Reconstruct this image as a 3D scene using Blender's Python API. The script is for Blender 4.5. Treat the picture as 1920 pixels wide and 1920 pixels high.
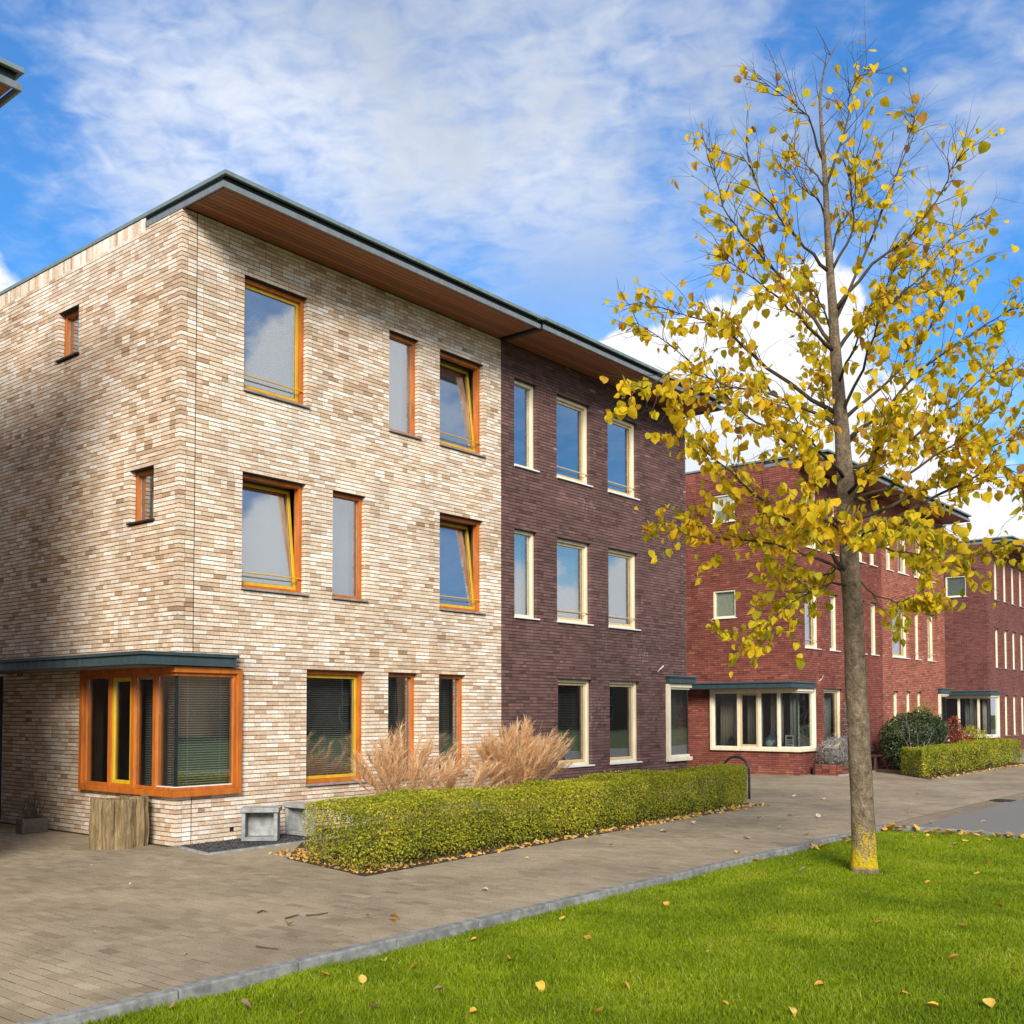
import bpy, math, random
import numpy as np
from mathutils import Vector, Matrix

# ------------------------------------------------------------------ scene, camera, sky, sun, exposure
scene = bpy.context.scene
for o in list(bpy.data.objects):
    bpy.data.objects.remove(o, do_unlink=True)
COL = scene.collection
R = math.radians

CAM = Vector((-8.2634, -12.7900, 1.8511))
YAW, PITCH, ROLL = 0.690077, 0.040524, -0.00127
cam_data = bpy.data.cameras.new('camera')
cam_data.sensor_width = 36.0
cam_data.lens = 1982.41 / 1920.0 * 36.0
cam_data.shift_y = (1251.27 - 960.0) / 1920.0
cam_data.clip_end = 2000.0
cam_data.clip_start = 0.05
cam = bpy.data.objects.new('camera', cam_data)
COL.objects.link(cam)
FW = Vector((math.cos(YAW) * math.cos(PITCH), math.sin(YAW) * math.cos(PITCH), math.sin(PITCH)))
RT0 = Vector((math.sin(YAW), -math.cos(YAW), 0.0))
UP0 = RT0.cross(FW)
RT = RT0 * math.cos(ROLL) + UP0 * math.sin(ROLL)
UP = UP0 * math.cos(ROLL) - RT0 * math.sin(ROLL)
cam.matrix_world = Matrix(((RT.x, UP.x, -FW.x, CAM.x), (RT.y, UP.y, -FW.y, CAM.y), (RT.z, UP.z, -FW.z, CAM.z), (0, 0, 0, 1)))
scene.camera = cam

SUN_EL = R(27.0)
SUN_FROM = Vector((-0.74, -0.67, 0.0)).normalized()      # horizontal direction towards the sun
sun_data = bpy.data.lights.new('sun', 'SUN')
sun_data.energy = 4.0
sun_data.angle = R(20.0)                                  # sun behind thin cloud: soft shadow edges
sun_data.color = (1.0, 0.93, 0.82)
sun = bpy.data.objects.new('sun', sun_data)
COL.objects.link(sun)
sdir = Vector((SUN_FROM.x * math.cos(SUN_EL), SUN_FROM.y * math.cos(SUN_EL), math.sin(SUN_EL)))
sun.rotation_euler = sdir.to_track_quat('Z', 'Y').to_euler()
sun.location = (0, -20, 30)

vs = scene.view_settings
vs.view_transform = 'Standard'
vs.look = 'None'
vs.exposure = 0.38
vs.gamma = 1.0
vs.use_curve_mapping = False


class NT:
    """small helper around a node tree"""
    def __init__(self, tree):
        self.t = tree
        self.n = tree.nodes
        self.l = tree.links

    def new(self, kind, **kw):
        nd = self.n.new(kind)
        for k, v in kw.items():
            setattr(nd, k, v)
        return nd

    def put(self, sock, v):
        if isinstance(v, bpy.types.NodeSocket):
            self.l.new(v, sock)
        elif v is not None:
            sock.default_value = v

    def math(self, op, a, b=0.0, c=None, clamp=False):
        nd = self.new('ShaderNodeMath', operation=op)
        nd.use_clamp = clamp
        self.put(nd.inputs[0], a)
        self.put(nd.inputs[1], b)
        if c is not None:
            self.put(nd.inputs[2], c)
        return nd.outputs[0]

    def vmath(self, op, a, b=None, scale=None):
        nd = self.new('ShaderNodeVectorMath', operation=op)
        self.put(nd.inputs[0], a)
        if b is not None:
            self.put(nd.inputs[1], b)
        if scale is not None:
            self.put(nd.inputs['Scale'], scale)
        return nd.outputs['Value'] if op in ('DOT_PRODUCT', 'LENGTH', 'DISTANCE') else nd.outputs[0]

    def noise(self, vec, scale=5.0, detail=4.0, rough=0.5, dist=0.0, dims='3D'):
        nd = self.new('ShaderNodeTexNoise', noise_dimensions=dims)
        self.put(nd.inputs['Vector'], vec)
        nd.inputs['Scale'].default_value = scale
        nd.inputs['Detail'].default_value = detail
        nd.inputs['Roughness'].default_value = rough
        nd.inputs['Distortion'].default_value = dist
        return nd.outputs[0]

    def map(self, v, a, b, c=0.0, d=1.0, smooth=True):
        nd = self.new('ShaderNodeMapRange', interpolation_type='SMOOTHSTEP' if smooth else 'LINEAR')
        nd.clamp = True
        self.put(nd.inputs[0], v)
        for i, x in enumerate((a, b, c, d)):
            self.put(nd.inputs[i + 1], x)
        return nd.outputs[0]

    def mix(self, f, a, b, blend='MIX'):
        nd = self.new('ShaderNodeMix', data_type='RGBA', blend_type=blend)
        self.put(nd.inputs[0], f)
        for i, x in ((6, a), (7, b)):
            if isinstance(x, (tuple, list)) and len(x) == 3:
                x = (*x, 1.0)
            self.put(nd.inputs[i], x)
        return nd.outputs[2]

    def ramp(self, f, stops, mode='LINEAR'):
        nd = self.new('ShaderNodeValToRGB')
        nd.color_ramp.interpolation = mode
        e = nd.color_ramp.elements
        while len(e) < len(stops):
            e.new(0.5)
        for i, (p, c) in enumerate(stops):
            e[i].position = p
            e[i].color = (*c, 1.0)
        self.put(nd.inputs[0], f)
        return nd.outputs[0]

    def combine(self, x, y, z):
        nd = self.new('ShaderNodeCombineXYZ')
        for i, v in enumerate((x, y, z)):
            self.put(nd.inputs[i], v)
        return nd.outputs[0]


# ------------------------------------------------------------------ sky: Nishita blue, a deck of broken high cloud, heaped cloud low down
world = bpy.data.worlds.new('World')
scene.world = world
world.use_nodes = True
wt = NT(world.node_tree)
OFF = (9.3, 7.1, 8.0)
OFC = (0.37, 5.2, 8.1)
wt.n.clear()
sky = wt.new('ShaderNodeTexSky', sky_type='NISHITA')
sky.sun_disc = False
sky.sun_elevation = SUN_EL
sky.sun_rotation = math.atan2(SUN_FROM.x, SUN_FROM.y)
sky.air_density = 1.0
sky.dust_density = 0.3
sky.ozone_density = 2.0
hs = wt.new('ShaderNodeHueSaturation')
hs.inputs['Hue'].default_value = 0.507
hs.inputs['Saturation'].default_value = 1.42
hs.inputs['Value'].default_value = 1.6
wt.l.new(sky.outputs[0], hs.inputs['Color'])
blue = wt.vmath('SCALE', hs.outputs[0], scale=0.1)
tc = wt.new('ShaderNodeTexCoord')
d = tc.outputs['Generated']
sp = wt.new('ShaderNodeSeparateXYZ')
wt.l.new(d, sp.inputs[0])
dx, dy, dz = sp.outputs
zz = wt.math('ADD', wt.math('MAXIMUM', dz, 0.0), 0.10)
px = wt.math('DIVIDE', dx, zz)
py = wt.math('DIVIDE', dy, zz)
# deck coordinates, turned so that the streaks run as the wind blew them
ca, sa = math.cos(R(28)), math.sin(R(28))
qx = wt.math('ADD', wt.math('MULTIPLY', px, ca), wt.math('MULTIPLY', py, sa))
qy = wt.math('SUBTRACT', wt.math('MULTIPLY', py, ca), wt.math('MULTIPLY', px, sa))
P = wt.combine(wt.math('MULTIPLY', qx, 0.45), wt.math('MULTIPLY', qy, 1.0), 0.0)
big = wt.noise(wt.vmath('ADD', P, OFF), 1.05, 3.0, 0.5, 0.35)
mid = wt.noise(wt.vmath('ADD', P, (1.7, 2.2, 5.0)), 3.4, 6.0, 0.6, 0.5)
rip = wt.noise(wt.combine(wt.math('MULTIPLY', qx, 1.3), wt.math('MULTIPLY', qy, 1.0), 3.0), 15.0, 3.0, 0.55, 0.4)
den = wt.math('ADD', big, wt.math('ADD', wt.math('MULTIPLY', wt.math('SUBTRACT', mid, 0.5), 0.40),
                                  wt.math('MULTIPLY', wt.math('SUBTRACT', rip, 0.5), 0.22)))
deck = wt.map(den, 0.40, 0.66, 0.05, 0.90)
tone = wt.noise(wt.vmath('ADD', P, (9.0, 1.0, 2.0)), 0.8, 2.0, 0.5)
shade = wt.math('ADD', tone, wt.math('MULTIPLY', wt.math('SUBTRACT', mid, 0.5), 0.35))
deck = wt.math('MULTIPLY', deck, wt.map(dz, 0.33, 0.47, 0.28, 1.0))
deck_col = wt.mix(wt.map(shade, 0.42, 0.70), (0.76, 0.79, 0.84), (0.42, 0.47, 0.55))
c1 = wt.mix(deck, blue, deck_col)
# heaped cloud
c8, s8 = math.cos(R(4.0)), math.sin(R(4.0))
e_ = wt.combine(wt.math('ADD', wt.math('MULTIPLY', dx, c8), wt.math('MULTIPLY', dy, s8)), wt.math('SUBTRACT', wt.math('MULTIPLY', dy, c8), wt.math('MULTIPLY', dx, s8)), dz)
cn = wt.noise(wt.vmath('ADD', d, (4.3, 0.7, 1.9)), 7.0, 7.0, 0.52, 0.15)
cb = wt.noise(wt.vmath('ADD', e_, OFC), 2.3, 1.0, 0.4)
hgt = wt.math('ADD', wt.math('MULTIPLY', wt.math('SUBTRACT', cb, 0.5), 0.66), 0.268)
cu = wt.math('ADD', wt.math('SUBTRACT', hgt, dz), wt.math('MULTIPLY', wt.math('SUBTRACT', cn, 0.5), 0.34))
cov = wt.map(cu, 0.0, 0.022)
sh = wt.noise(wt.vmath('ADD', d, (2.0, 3.0, 1.0)), 5.0, 4.0, 0.5, 0.2)
cu_col = wt.mix(wt.map(wt.math('ADD', cu, wt.math('MULTIPLY', wt.math('SUBTRACT', sh, 0.5), 0.35)), 0.03, 0.34), (0.80, 0.81, 0.84), (0.55, 0.60, 0.68))
c2 = wt.mix(cov, c1, cu_col)
bg = wt.new('ShaderNodeBackground')
wt.l.new(c2, bg.inputs['Color'])
bg.inputs['Strength'].default_value = 1.0
wo = wt.new('ShaderNodeOutputWorld')
wt.l.new(bg.outputs[0], wo.inputs[0])

# ------------------------------------------------------------------ helpers
def tag(o, label=None, cat=None, group=None, kind=None):
    if label: o['label'] = label
    if cat: o['category'] = cat
    if group: o['group'] = group
    if kind: o['kind'] = kind
    return o


def empty(name, loc=(0, 0, 0), rz=0.0, parent=None):
    o = bpy.data.objects.new(name, None)
    o.empty_display_size = 0.2
    COL.objects.link(o)
    o.parent = parent
    o.location = loc
    o.rotation_euler = (0, 0, rz)
    return o


def link(name, mesh, parent=None, loc=(0, 0, 0), rot=(0, 0, 0), scale=None):
    o = bpy.data.objects.new(name, mesh)
    COL.objects.link(o)
    o.parent = parent
    o.location = loc
    o.rotation_euler = rot
    if scale:
        o.scale = scale
    return o


def np_mesh(name, verts, faces, mat, tone=None, smooth=False):
    verts = np.asarray(verts, np.float32)
    faces = np.asarray(faces, np.int32)
    k = faces.shape[1]
    me = bpy.data.meshes.new(name)
    me.vertices.add(len(verts))
    me.vertices.foreach_set('co', verts.ravel())
    me.loops.add(faces.size)
    me.loops.foreach_set('vertex_index', faces.ravel())
    me.polygons.add(len(faces))
    me.polygons.foreach_set('loop_start', np.arange(0, faces.size, k, dtype=np.int32))
    me.polygons.foreach_set('loop_total', np.full(len(faces), k, np.int32))
    me.polygons.foreach_set('use_smooth', np.full(len(faces), smooth, bool))
    if tone is not None:
        a = me.attributes.new('tone', 'FLOAT', 'FACE')
        a.data.foreach_set('value', np.asarray(tone, np.float32))
    me.materials.append(mat)
    me.update(calc_edges=True)
    return me


BOXV = np.array([(0, 0, 0), (1, 0, 0), (1, 1, 0), (0, 1, 0), (0, 0, 1), (1, 0, 1), (1, 1, 1), (0, 1, 1)], np.float32)
BOXF = np.array([(0, 1, 5, 4), (1, 2, 6, 5), (3, 0, 4, 7), (4, 5, 6, 7), (0, 3, 2, 1), (2, 3, 7, 6)], np.int32)


class MB:
    """collects shapes that become one mesh object"""
    def __init__(self):
        self.v, self.f, self.t = [], [], []

    def add(self, vs, fs, tone=0.5):
        b = len(self.v)
        self.v += [tuple(p) for p in vs]
        for q in fs:
            self.f.append(tuple(i + b for i in q))
            self.t.append(tone)
        return self

    def box(self, x0, x1, y0, y1, z0, z1, tone=0.5):
        vs = [(x0 + (x1 - x0) * a, y0 + (y1 - y0) * b, z0 + (z1 - z0) * c) for a, b, c in BOXV]
        return self.add(vs, BOXF.tolist(), tone)

    def frame(self, u0, u1, z0, z1, w, d0, d1, wb=None, wt_=None):
        """rectangular frame in the u/z plane, butt-jointed"""
        wb = wb or w
        wt_ = wt_ or w
        self.box(u0, u0 + w, d0, d1, z0, z1)
        self.box(u1 - w, u1, d0, d1, z0, z1)
        self.box(u0 + w, u1 - w, d0, d1, z0, z0 + wb)
        self.box(u0 + w, u1 - w, d0, d1, z1 - wt_, z1)
        return self

    def tube(self, pts, rad, n=8, caps=True, tone=0.5):
        pts = [Vector(p) for p in pts]
        if not hasattr(rad, '__len__'):
            rad = [rad] * len(pts)
        t0 = (pts[1] - pts[0]).normalized()
        a = t0.orthogonal().normalized()
        vs = []
        for i, p in enumerate(pts):
            t = (pts[min(i + 1, len(pts) - 1)] - pts[max(i - 1, 0)])
            if t.length < 1e-9:
                t = t0
            t.normalize()
            a = a - t * a.dot(t)
            if a.length < 1e-6:
                a = t.orthogonal()
            a.normalize()
            b = t.cross(a)
            for k in range(n):
                w = 2 * math.pi * k / n
                vs.append(p + (a * math.cos(w) + b * math.sin(w)) * rad[i])
        fs = []
        for i in range(len(pts) - 1):
            for k in range(n):
                k2 = (k + 1) % n
                fs.append((i * n + k, i * n + k2, (i + 1) * n + k2, (i + 1) * n + k))
        if caps:
            fs.append(tuple(range(n - 1, -1, -1)))
            fs.append(tuple((len(pts) - 1) * n + k for k in range(n)))
        return self.add(vs, fs, tone)

    def mesh(self, name, mat, smooth=False):
        me = bpy.data.meshes.new(name)
        me.from_pydata(self.v, [], self.f)
        a = me.attributes.new('tone', 'FLOAT', 'FACE')
        a.data.foreach_set('value', self.t)
        if smooth:
            me.polygons.foreach_set('use_smooth', [True] * len(me.polygons))
        me.materials.append(mat)
        me.update()
        return me

    def build(self, name, mat, parent=None, loc=(0, 0, 0), rot=(0, 0, 0), bevel=0.0, smooth=False):
        o = link(name, self.mesh(name, mat, smooth), parent, loc, rot)
        if bevel:
            m = o.modifiers.new('bevel', 'BEVEL')
            m.width = bevel
            m.segments = 2
            m.limit_method = 'ANGLE'
        return o


# ------------------------------------------------------------------ materials
MAT = {}


def material(name):
    m = bpy.data.materials.new(name)
    m.use_nodes = True
    t = NT(m.node_tree)
    t.n.clear()
    out = t.new('ShaderNodeOutputMaterial')
    MAT[name] = m
    return m, t, out


def principled(t, out, col, rough=0.6, bump=None, bstr=0.3, bdist=0.01, spec=None, metal=0.0):
    p = t.new('ShaderNodeBsdfPrincipled')
    if isinstance(col, (tuple, list)):
        col = (*col, 1.0)
    t.put(p.inputs['Base Color'], col)
    t.put(p.inputs['Roughness'], rough)
    p.inputs['Metallic'].default_value = metal
    if spec is not None:
        p.inputs['Specular IOR Level'].default_value = spec
    if bump is not None:
        b = t.new('ShaderNodeBump')
        b.inputs['Strength'].default_value = bstr
        b.inputs['Distance'].default_value = bdist
        t.l.new(bump, b.inputs['Height'])
        t.l.new(b.outputs[0], p.inputs['Normal'])
    if out is not None:
        t.l.new(p.outputs[0], out.inputs[0])
    return p


def pos(t):
    return t.new('ShaderNodeNewGeometry').outputs['Position']


def attr(t, name='tone'):
    return t.new('ShaderNodeAttribute', attribute_name=name).outputs['Fac']


def objcoord(t):
    return t.new('ShaderNodeTexCoord').outputs['Object']


def brick_mat(name, stops, grime=0.35, stain=None):
    m, t, out = material(name)
    g = pos(t)
    c = t.ramp(attr(t), stops)
    n1 = t.noise(g, 28.0, 4.0, 0.6)
    n2 = t.noise(g, 1.1, 4.0, 0.55)
    n3 = t.noise(t.vmath('MULTIPLY', g, (1.0, 1.0, 0.35)), 3.0, 5.0, 0.6, 0.4)
    v = t.math('ADD', t.math('MULTIPLY', t.map(n1, 0.3, 0.7, 0.80, 1.12), t.map(n2, 0.35, 0.7, 1.0 + grime * 0.15, 1.0 - grime * 0.45)), 0.0)
    v = t.math('MULTIPLY', v, t.map(n3, 0.4, 0.75, 1.0, 1.0 - grime * 0.3))
    c = t.mix(1.0, c, t.combine(v, v, v), 'MULTIPLY')
    if stain:
        # pale lime bloom that runs down the wall below sills
        cx, cz, w, h = stain
        s = t.new('ShaderNodeSeparateXYZ')
        t.l.new(g, s.inputs[0])
        m_ = None
        for (cx, cz, w, h) in [stain] if not isinstance(stain, list) else stain:
            ex = t.map(t.math('ABSOLUTE', t.math('SUBTRACT', s.outputs[0], cx)), 0.0, w, 1.0, 0.0)
            ez = t.map(t.math('ABSOLUTE', t.math('SUBTRACT', s.outputs[2], cz)), 0.0, h, 1.0, 0.0)
            e = t.math('MULTIPLY', ex, ez)
            m_ = e if m_ is None else t.math('MAXIMUM', m_, e)
        sn = t.noise(t.vmath('MULTIPLY', g, (1.0, 1.0, 0.5)), 16.0, 6.0, 0.65)
        f = t.math('MULTIPLY', m_, t.map(sn, 0.50, 0.74, 0.0, 0.45))
        c = t.mix(f, c, (0.62, 0.58, 0.58))
    bn = t.noise(g, 90.0, 4.0, 0.65)
    principled(t, out, c, 0.88, bn, 0.55, 0.004, 0.25)
    return m


brick_mat('brick_beige', [(0.0, (0.36, 0.235, 0.145)), (0.14, (0.50, 0.345, 0.225)), (0.36, (0.64, 0.475, 0.325)), (0.56, (0.74, 0.60, 0.455)), (0.74, (0.83, 0.73, 0.605)), (1.0, (0.90, 0.84, 0.755))], 0.30)
brick_mat('brick_purple', [(0.0, (0.080, 0.043, 0.038)), (0.45, (0.150, 0.083, 0.074)), (0.8, (0.200, 0.110, 0.095)), (0.95, (0.27, 0.135, 0.10)), (1.0, (0.36, 0.25, 0.22))], 0.30,
          [(10.05, 1.75, 0.45, 0.75), (11.75, 3.0, 0.7, 0.7), (9.7, 6.2, 0.6, 0.4), (10.3, 3.6, 0.25, 1.2)])
brick_mat('brick_red', [(0.0, (0.145, 0.046, 0.036)), (0.5, (0.235, 0.072, 0.053)), (0.85, (0.30, 0.097, 0.066)), (1.0, (0.34, 0.14, 0.085))], 0.4)
brick_mat('brick_orange_red', [(0.0, (0.24, 0.078, 0.054)), (0.5, (0.39, 0.132, 0.086)), (0.85, (0.47, 0.175, 0.112)), (1.0, (0.50, 0.25, 0.18))], 0.3)
brick_mat('brick_dark_red', [(0.0, (0.12, 0.045, 0.040)), (0.5, (0.215, 0.083, 0.068)), (1.0, (0.27, 0.107, 0.086))], 0.3)


def mortar(name, col):
    m, t, out = material(name)
    n = t.noise(pos(t), 60.0, 4.0, 0.6)
    principled(t, out, t.mix(n, tuple(c * 0.7 for c in col), tuple(c * 1.25 for c in col)), 0.95, n, 0.5, 0.004, 0.1)


mortar('mortar_dark', (0.125, 0.085, 0.055))
mortar('mortar_grey', (0.05, 0.032, 0.032))
mortar('mortar_red', (0.055, 0.022, 0.02))


def paint(name, col, rough=0.38, var=0.18, wear=None):
    m, t, out = material(name)
    g = pos(t)
    n = t.noise(t.vmath('MULTIPLY', g, (1.0, 1.0, 0.3)), 9.0, 5.0, 0.6, 0.3)
    f = t.map(n, 0.3, 0.75, 1.0 + var * 0.4, 1.0 - var)
    c = t.mix(1.0, col, t.combine(f, f, f), 'MULTIPLY')
    principled(t, out, c, t.map(n, 0.3, 0.7, rough, rough + 0.2), t.noise(g, 140.0, 2.0, 0.5), 0.12, 0.002, 0.4)
    return m


paint('orange_paint', (0.46, 0.130, 0.016), 0.40, 0.28)
paint('yellow_paint', (0.60, 0.375, 0.022), 0.34)
paint('cream_paint', (0.74, 0.67, 0.50), 0.4, 0.14)
paint('buff_paint', (0.62, 0.47, 0.24), 0.4, 0.14)
paint('steel_teal', (0.040, 0.068, 0.075), 0.33, 0.25)
paint('zinc_grey', (0.17, 0.225, 0.23), 0.42, 0.2)
paint('zinc_mid', (0.17, 0.195, 0.205), 0.42, 0.2)
paint('dark_metal', (0.022, 0.028, 0.032), 0.4, 0.2)
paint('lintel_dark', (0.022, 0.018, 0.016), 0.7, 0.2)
paint('door_brown', (0.05, 0.028, 0.018), 0.6, 0.3)
paint('seal_black', (0.012, 0.012, 0.012), 0.5, 0.1)
paint('hoop_black', (0.018, 0.022, 0.026), 0.38, 0.15)
paint('white_gloss', (0.75, 0.74, 0.70), 0.3, 0.08)
paint('blind_grey', (0.82, 0.84, 0.80), 0.45, 0.05)
paint('blind_light', (0.27, 0.28, 0.30), 0.5, 0.05)
paint('blind_dark', (0.62, 0.64, 0.60), 0.45, 0.05)
paint('curtain_beige', (0.62, 0.53, 0.40), 0.9, 0.1)
paint('curtain_grey', (0.48, 0.50, 0.46), 0.9, 0.1)
paint('curtain_green', (0.88, 0.87, 0.70), 0.9, 0.1)
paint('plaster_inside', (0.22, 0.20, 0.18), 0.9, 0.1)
paint('jar_glass', (0.10, 0.14, 0.15), 0.15, 0.1)


def stone(name, col, sc=14.0, var=0.3, rough=0.85):
    m, t, out = material(name)
    g = pos(t)
    n = t.noise(g, sc, 6.0, 0.65)
    n2 = t.noise(g, 1.6, 4.0, 0.6)
    f = t.math('MULTIPLY', t.map(n, 0.3, 0.7, 1.0 - var, 1.0 + var * 0.6), t.map(n2, 0.3, 0.7, 1.12, 0.82))
    principled(t, out, t.mix(1.0, col, t.combine(f, f, f), 'MULTIPLY'), rough, t.noise(g, 120.0, 4.0, 0.6), 0.5, 0.004, 0.3)


stone('sill_stone', (0.30, 0.27, 0.24))
stone('concrete', (0.33, 0.34, 0.33), 9.0)
stone('kerb_stone', (0.235, 0.235, 0.225), 12.0, 0.35)
stone('gravel', (0.09, 0.085, 0.09), 55.0, 0.8)
stone('pot_stone', (0.16, 0.125, 0.10), 20.0)

# wood with vertical or lengthwise grain
m, t, out = material('soffit_wood')
g = pos(t)
gr = t.noise(t.vmath('MULTIPLY', g, (0.6, 14.0, 14.0)), 5.0, 6.0, 0.65, 0.6)
tv = attr(t)
c = t.mix(gr, (0.20, 0.078, 0.036), (0.40, 0.175, 0.085))
c = t.mix(1.0, c, t.ramp(tv, [(0.0, (0.72, 0.72, 0.72)), (1.0, (1.15, 1.1, 1.05))]), 'MULTIPLY')
principled(t, out, c, 0.5, gr, 0.25, 0.003, 0.3)

m, t, out = material('stump_wood')
g = pos(t)
gr = t.noise(t.vmath('MULTIPLY', g, (9.0, 9.0, 0.8)), 4.0, 7.0, 0.7, 0.8)
b2 = t.noise(g, 3.0, 4.0, 0.6)
c = t.ramp(gr, [(0.25, (0.07, 0.043, 0.022)), (0.45, (0.20, 0.135, 0.070)), (0.60, (0.33, 0.24, 0.13)), (0.78, (0.42, 0.34, 0.21))])
c = t.mix(t.map(b2, 0.45, 0.7, 0.0, 0.6), c, (0.15, 0.125, 0.05))
principled(t, out, c, 0.9, gr, 0.9, 0.02, 0.2)

m, t, out = material('bench_wood')
gr = t.noise(t.vmath('MULTIPLY', pos(t), (1.0, 12.0, 12.0)), 6.0, 4.0, 0.6)
principled(t, out, t.mix(gr, (0.045, 0.02, 0.016), (0.10, 0.045, 0.035)), 0.7, gr, 0.3, 0.003)

# window glass: a clear coated pane that mirrors the sky opposite
m, t, out = material('window_glass')
wob = t.noise(pos(t), 1.4, 1.0, 0.4)
bp = t.new('ShaderNodeBump')
bp.inputs['Strength'].default_value = 0.06
bp.inputs['Distance'].default_value = 0.02
t.l.new(wob, bp.inputs['Height'])
gm = t.new('ShaderNodeNewGeometry')
cs = t.math('ABSOLUTE', t.vmath('DOT_PRODUCT', gm.outputs['Incoming'], gm.outputs['Normal']))
refl = t.math('ADD', 0.31, t.math('MULTIPLY', t.math('POWER', t.math('SUBTRACT', 1.0, cs), 4.0), 0.69), clamp=True)
gl = t.new('ShaderNodeBsdfGlossy')
gl.inputs['Roughness'].default_value = 0.004
gl.inputs['Color'].default_value = (0.95, 0.97, 1.0, 1)
t.l.new(bp.outputs[0], gl.inputs['Normal'])
tr = t.new('ShaderNodeBsdfTransparent')
tr.inputs['Color'].default_value = (0.86, 0.89, 0.875, 1)
mx = t.new('ShaderNodeMixShader')
t.l.new(refl, mx.inputs[0])
t.l.new(tr.outputs[0], mx.inputs[1])
t.l.new(gl.outputs[0], mx.inputs[2])
t.l.new(mx.outputs[0], out.inputs[0])

# paving bricks
m, t, out = material('paver')
g = pos(t)
c = t.ramp(attr(t), [(0.0, (0.215, 0.168, 0.108)), (0.4, (0.290, 0.232, 0.153)), (0.75, (0.345, 0.280, 0.188)), (1.0, (0.385, 0.325, 0.232))])
n1 = t.noise(g, 0.55, 5.0, 0.6, 0.5)
n2 = t.noise(g, 70.0, 3.0, 0.6)
n3 = t.noise(t.vmath('ADD', g, (7.0, 2.0, 0.0)), 1.4, 5.0, 0.65, 0.6)
v = t.math('MULTIPLY', t.map(n1, 0.3, 0.7, 0.82, 1.15), t.map(n2, 0.3, 0.7, 0.82, 1.15))
c = t.mix(1.0, c, t.combine(v, v, v), 'MULTIPLY')
c = t.mix(t.map(n3, 0.56, 0.74, 0.0, 0.5), c, (0.15, 0.125, 0.065))
principled(t, out, c, 0.82, n2, 0.5, 0.003, 0.3)

m, t, out = material('joint_sand')
g = pos(t)
n = t.noise(g, 40.0, 4.0, 0.6)
principled(t, out, t.mix(n, (0.040, 0.031, 0.019), (0.075, 0.058, 0.036)), 0.95, n, 0.4, 0.004, 0.1)

m, t, out = material('far_paving')
g = pos(t)
bt = t.new('ShaderNodeTexBrick')
bt.offset = 0.5
t.l.new(g, bt.inputs['Vector'])
bt.inputs['Color1'].default_value = (0.24, 0.20, 0.155, 1)
bt.inputs['Color2'].default_value = (0.31, 0.265, 0.21, 1)
bt.inputs['Mortar'].default_value = (0.09, 0.075, 0.055, 1)
bt.inputs['Scale'].default_value = 1.0
bt.inputs['Brick Width'].default_value = 0.21
bt.inputs['Row Height'].default_value = 0.105
bt.inputs['Mortar Size'].default_value = 0.005
principled(t, out, t.mix(t.map(t.noise(g, 0.6, 4.0, 0.6), 0.35, 0.7, 0.0, 0.35), bt.outputs[0], (0.20, 0.17, 0.135)), 0.85, t.noise(g, 60.0, 3.0, 0.6), 0.4, 0.003)

m, t, out = material('road_dark')
g = pos(t)
n = t.noise(g, 90.0, 4.0, 0.6)
n2 = t.noise(g, 0.7, 4.0, 0.6)
principled(t, out, t.mix(n2, t.mix(n, (0.14, 0.128, 0.110), (0.20, 0.185, 0.160)), t.mix(n, (0.17, 0.156, 0.135), (0.24, 0.22, 0.19))), 0.85, n, 0.5, 0.004)

m, t, out = material('soil')
g = pos(t)
n = t.noise(g, 26.0, 6.0, 0.7)
principled(t, out, t.mix(n, (0.045, 0.028, 0.018), (0.16, 0.10, 0.065)), 0.95, n, 1.0, 0.05, 0.1)

m, t, out = material('lawn_base')
g = pos(t)
n = t.noise(g, 18.0, 6.0, 0.7)
n2 = t.noise(g, 0.5, 3.0, 0.6)
c = t.mix(n, (0.045, 0.060, 0.008), (0.12, 0.165, 0.012))
principled(t, out, t.mix(t.map(n2, 0.4, 0.7, 0.0, 0.3), c, (0.05, 0.09, 0.01)), 0.95, n, 0.8, 0.02, 0.1)

m, t, out = material('far_ground')
g = pos(t)
n = t.noise(g, 0.25, 5.0, 0.6)
principled(t, out, t.mix(n, (0.05, 0.08, 0.02), (0.11, 0.12, 0.05)), 0.95, n, 0.3, 0.05, 0.1)


def leafy(name, stops, trans=0.35, rough=0.55, spec=0.3, patch=None):
    """thin leaf: diffuse front, some light through the back"""
    m, t, out = material(name)
    g = pos(t)
    c = t.ramp(attr(t), stops)
    n = t.noise(g, 30.0, 3.0, 0.6)
    v = t.map(n, 0.3, 0.7, 0.85, 1.12)
    c = t.mix(1.0, c, t.combine(v, v, v), 'MULTIPLY')
    if patch:
        pn = t.noise(g, patch[0], 4.0, 0.6)
        c = t.mix(t.map(pn, 0.42, 0.68, 0.0, patch[1]), c, patch[2])
    p = principled(t, None, c, rough, spec=spec)
    tl = t.new('ShaderNodeBsdfTranslucent')
    t.l.new(c, tl.inputs[0])
    mx = t.new('ShaderNodeMixShader')
    mx.inputs[0].default_value = trans
    t.l.new(p.outputs[0], mx.inputs[1])
    t.l.new(tl.outputs[0], mx.inputs[2])
    t.l.new(mx.outputs[0], out.inputs[0])


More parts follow.
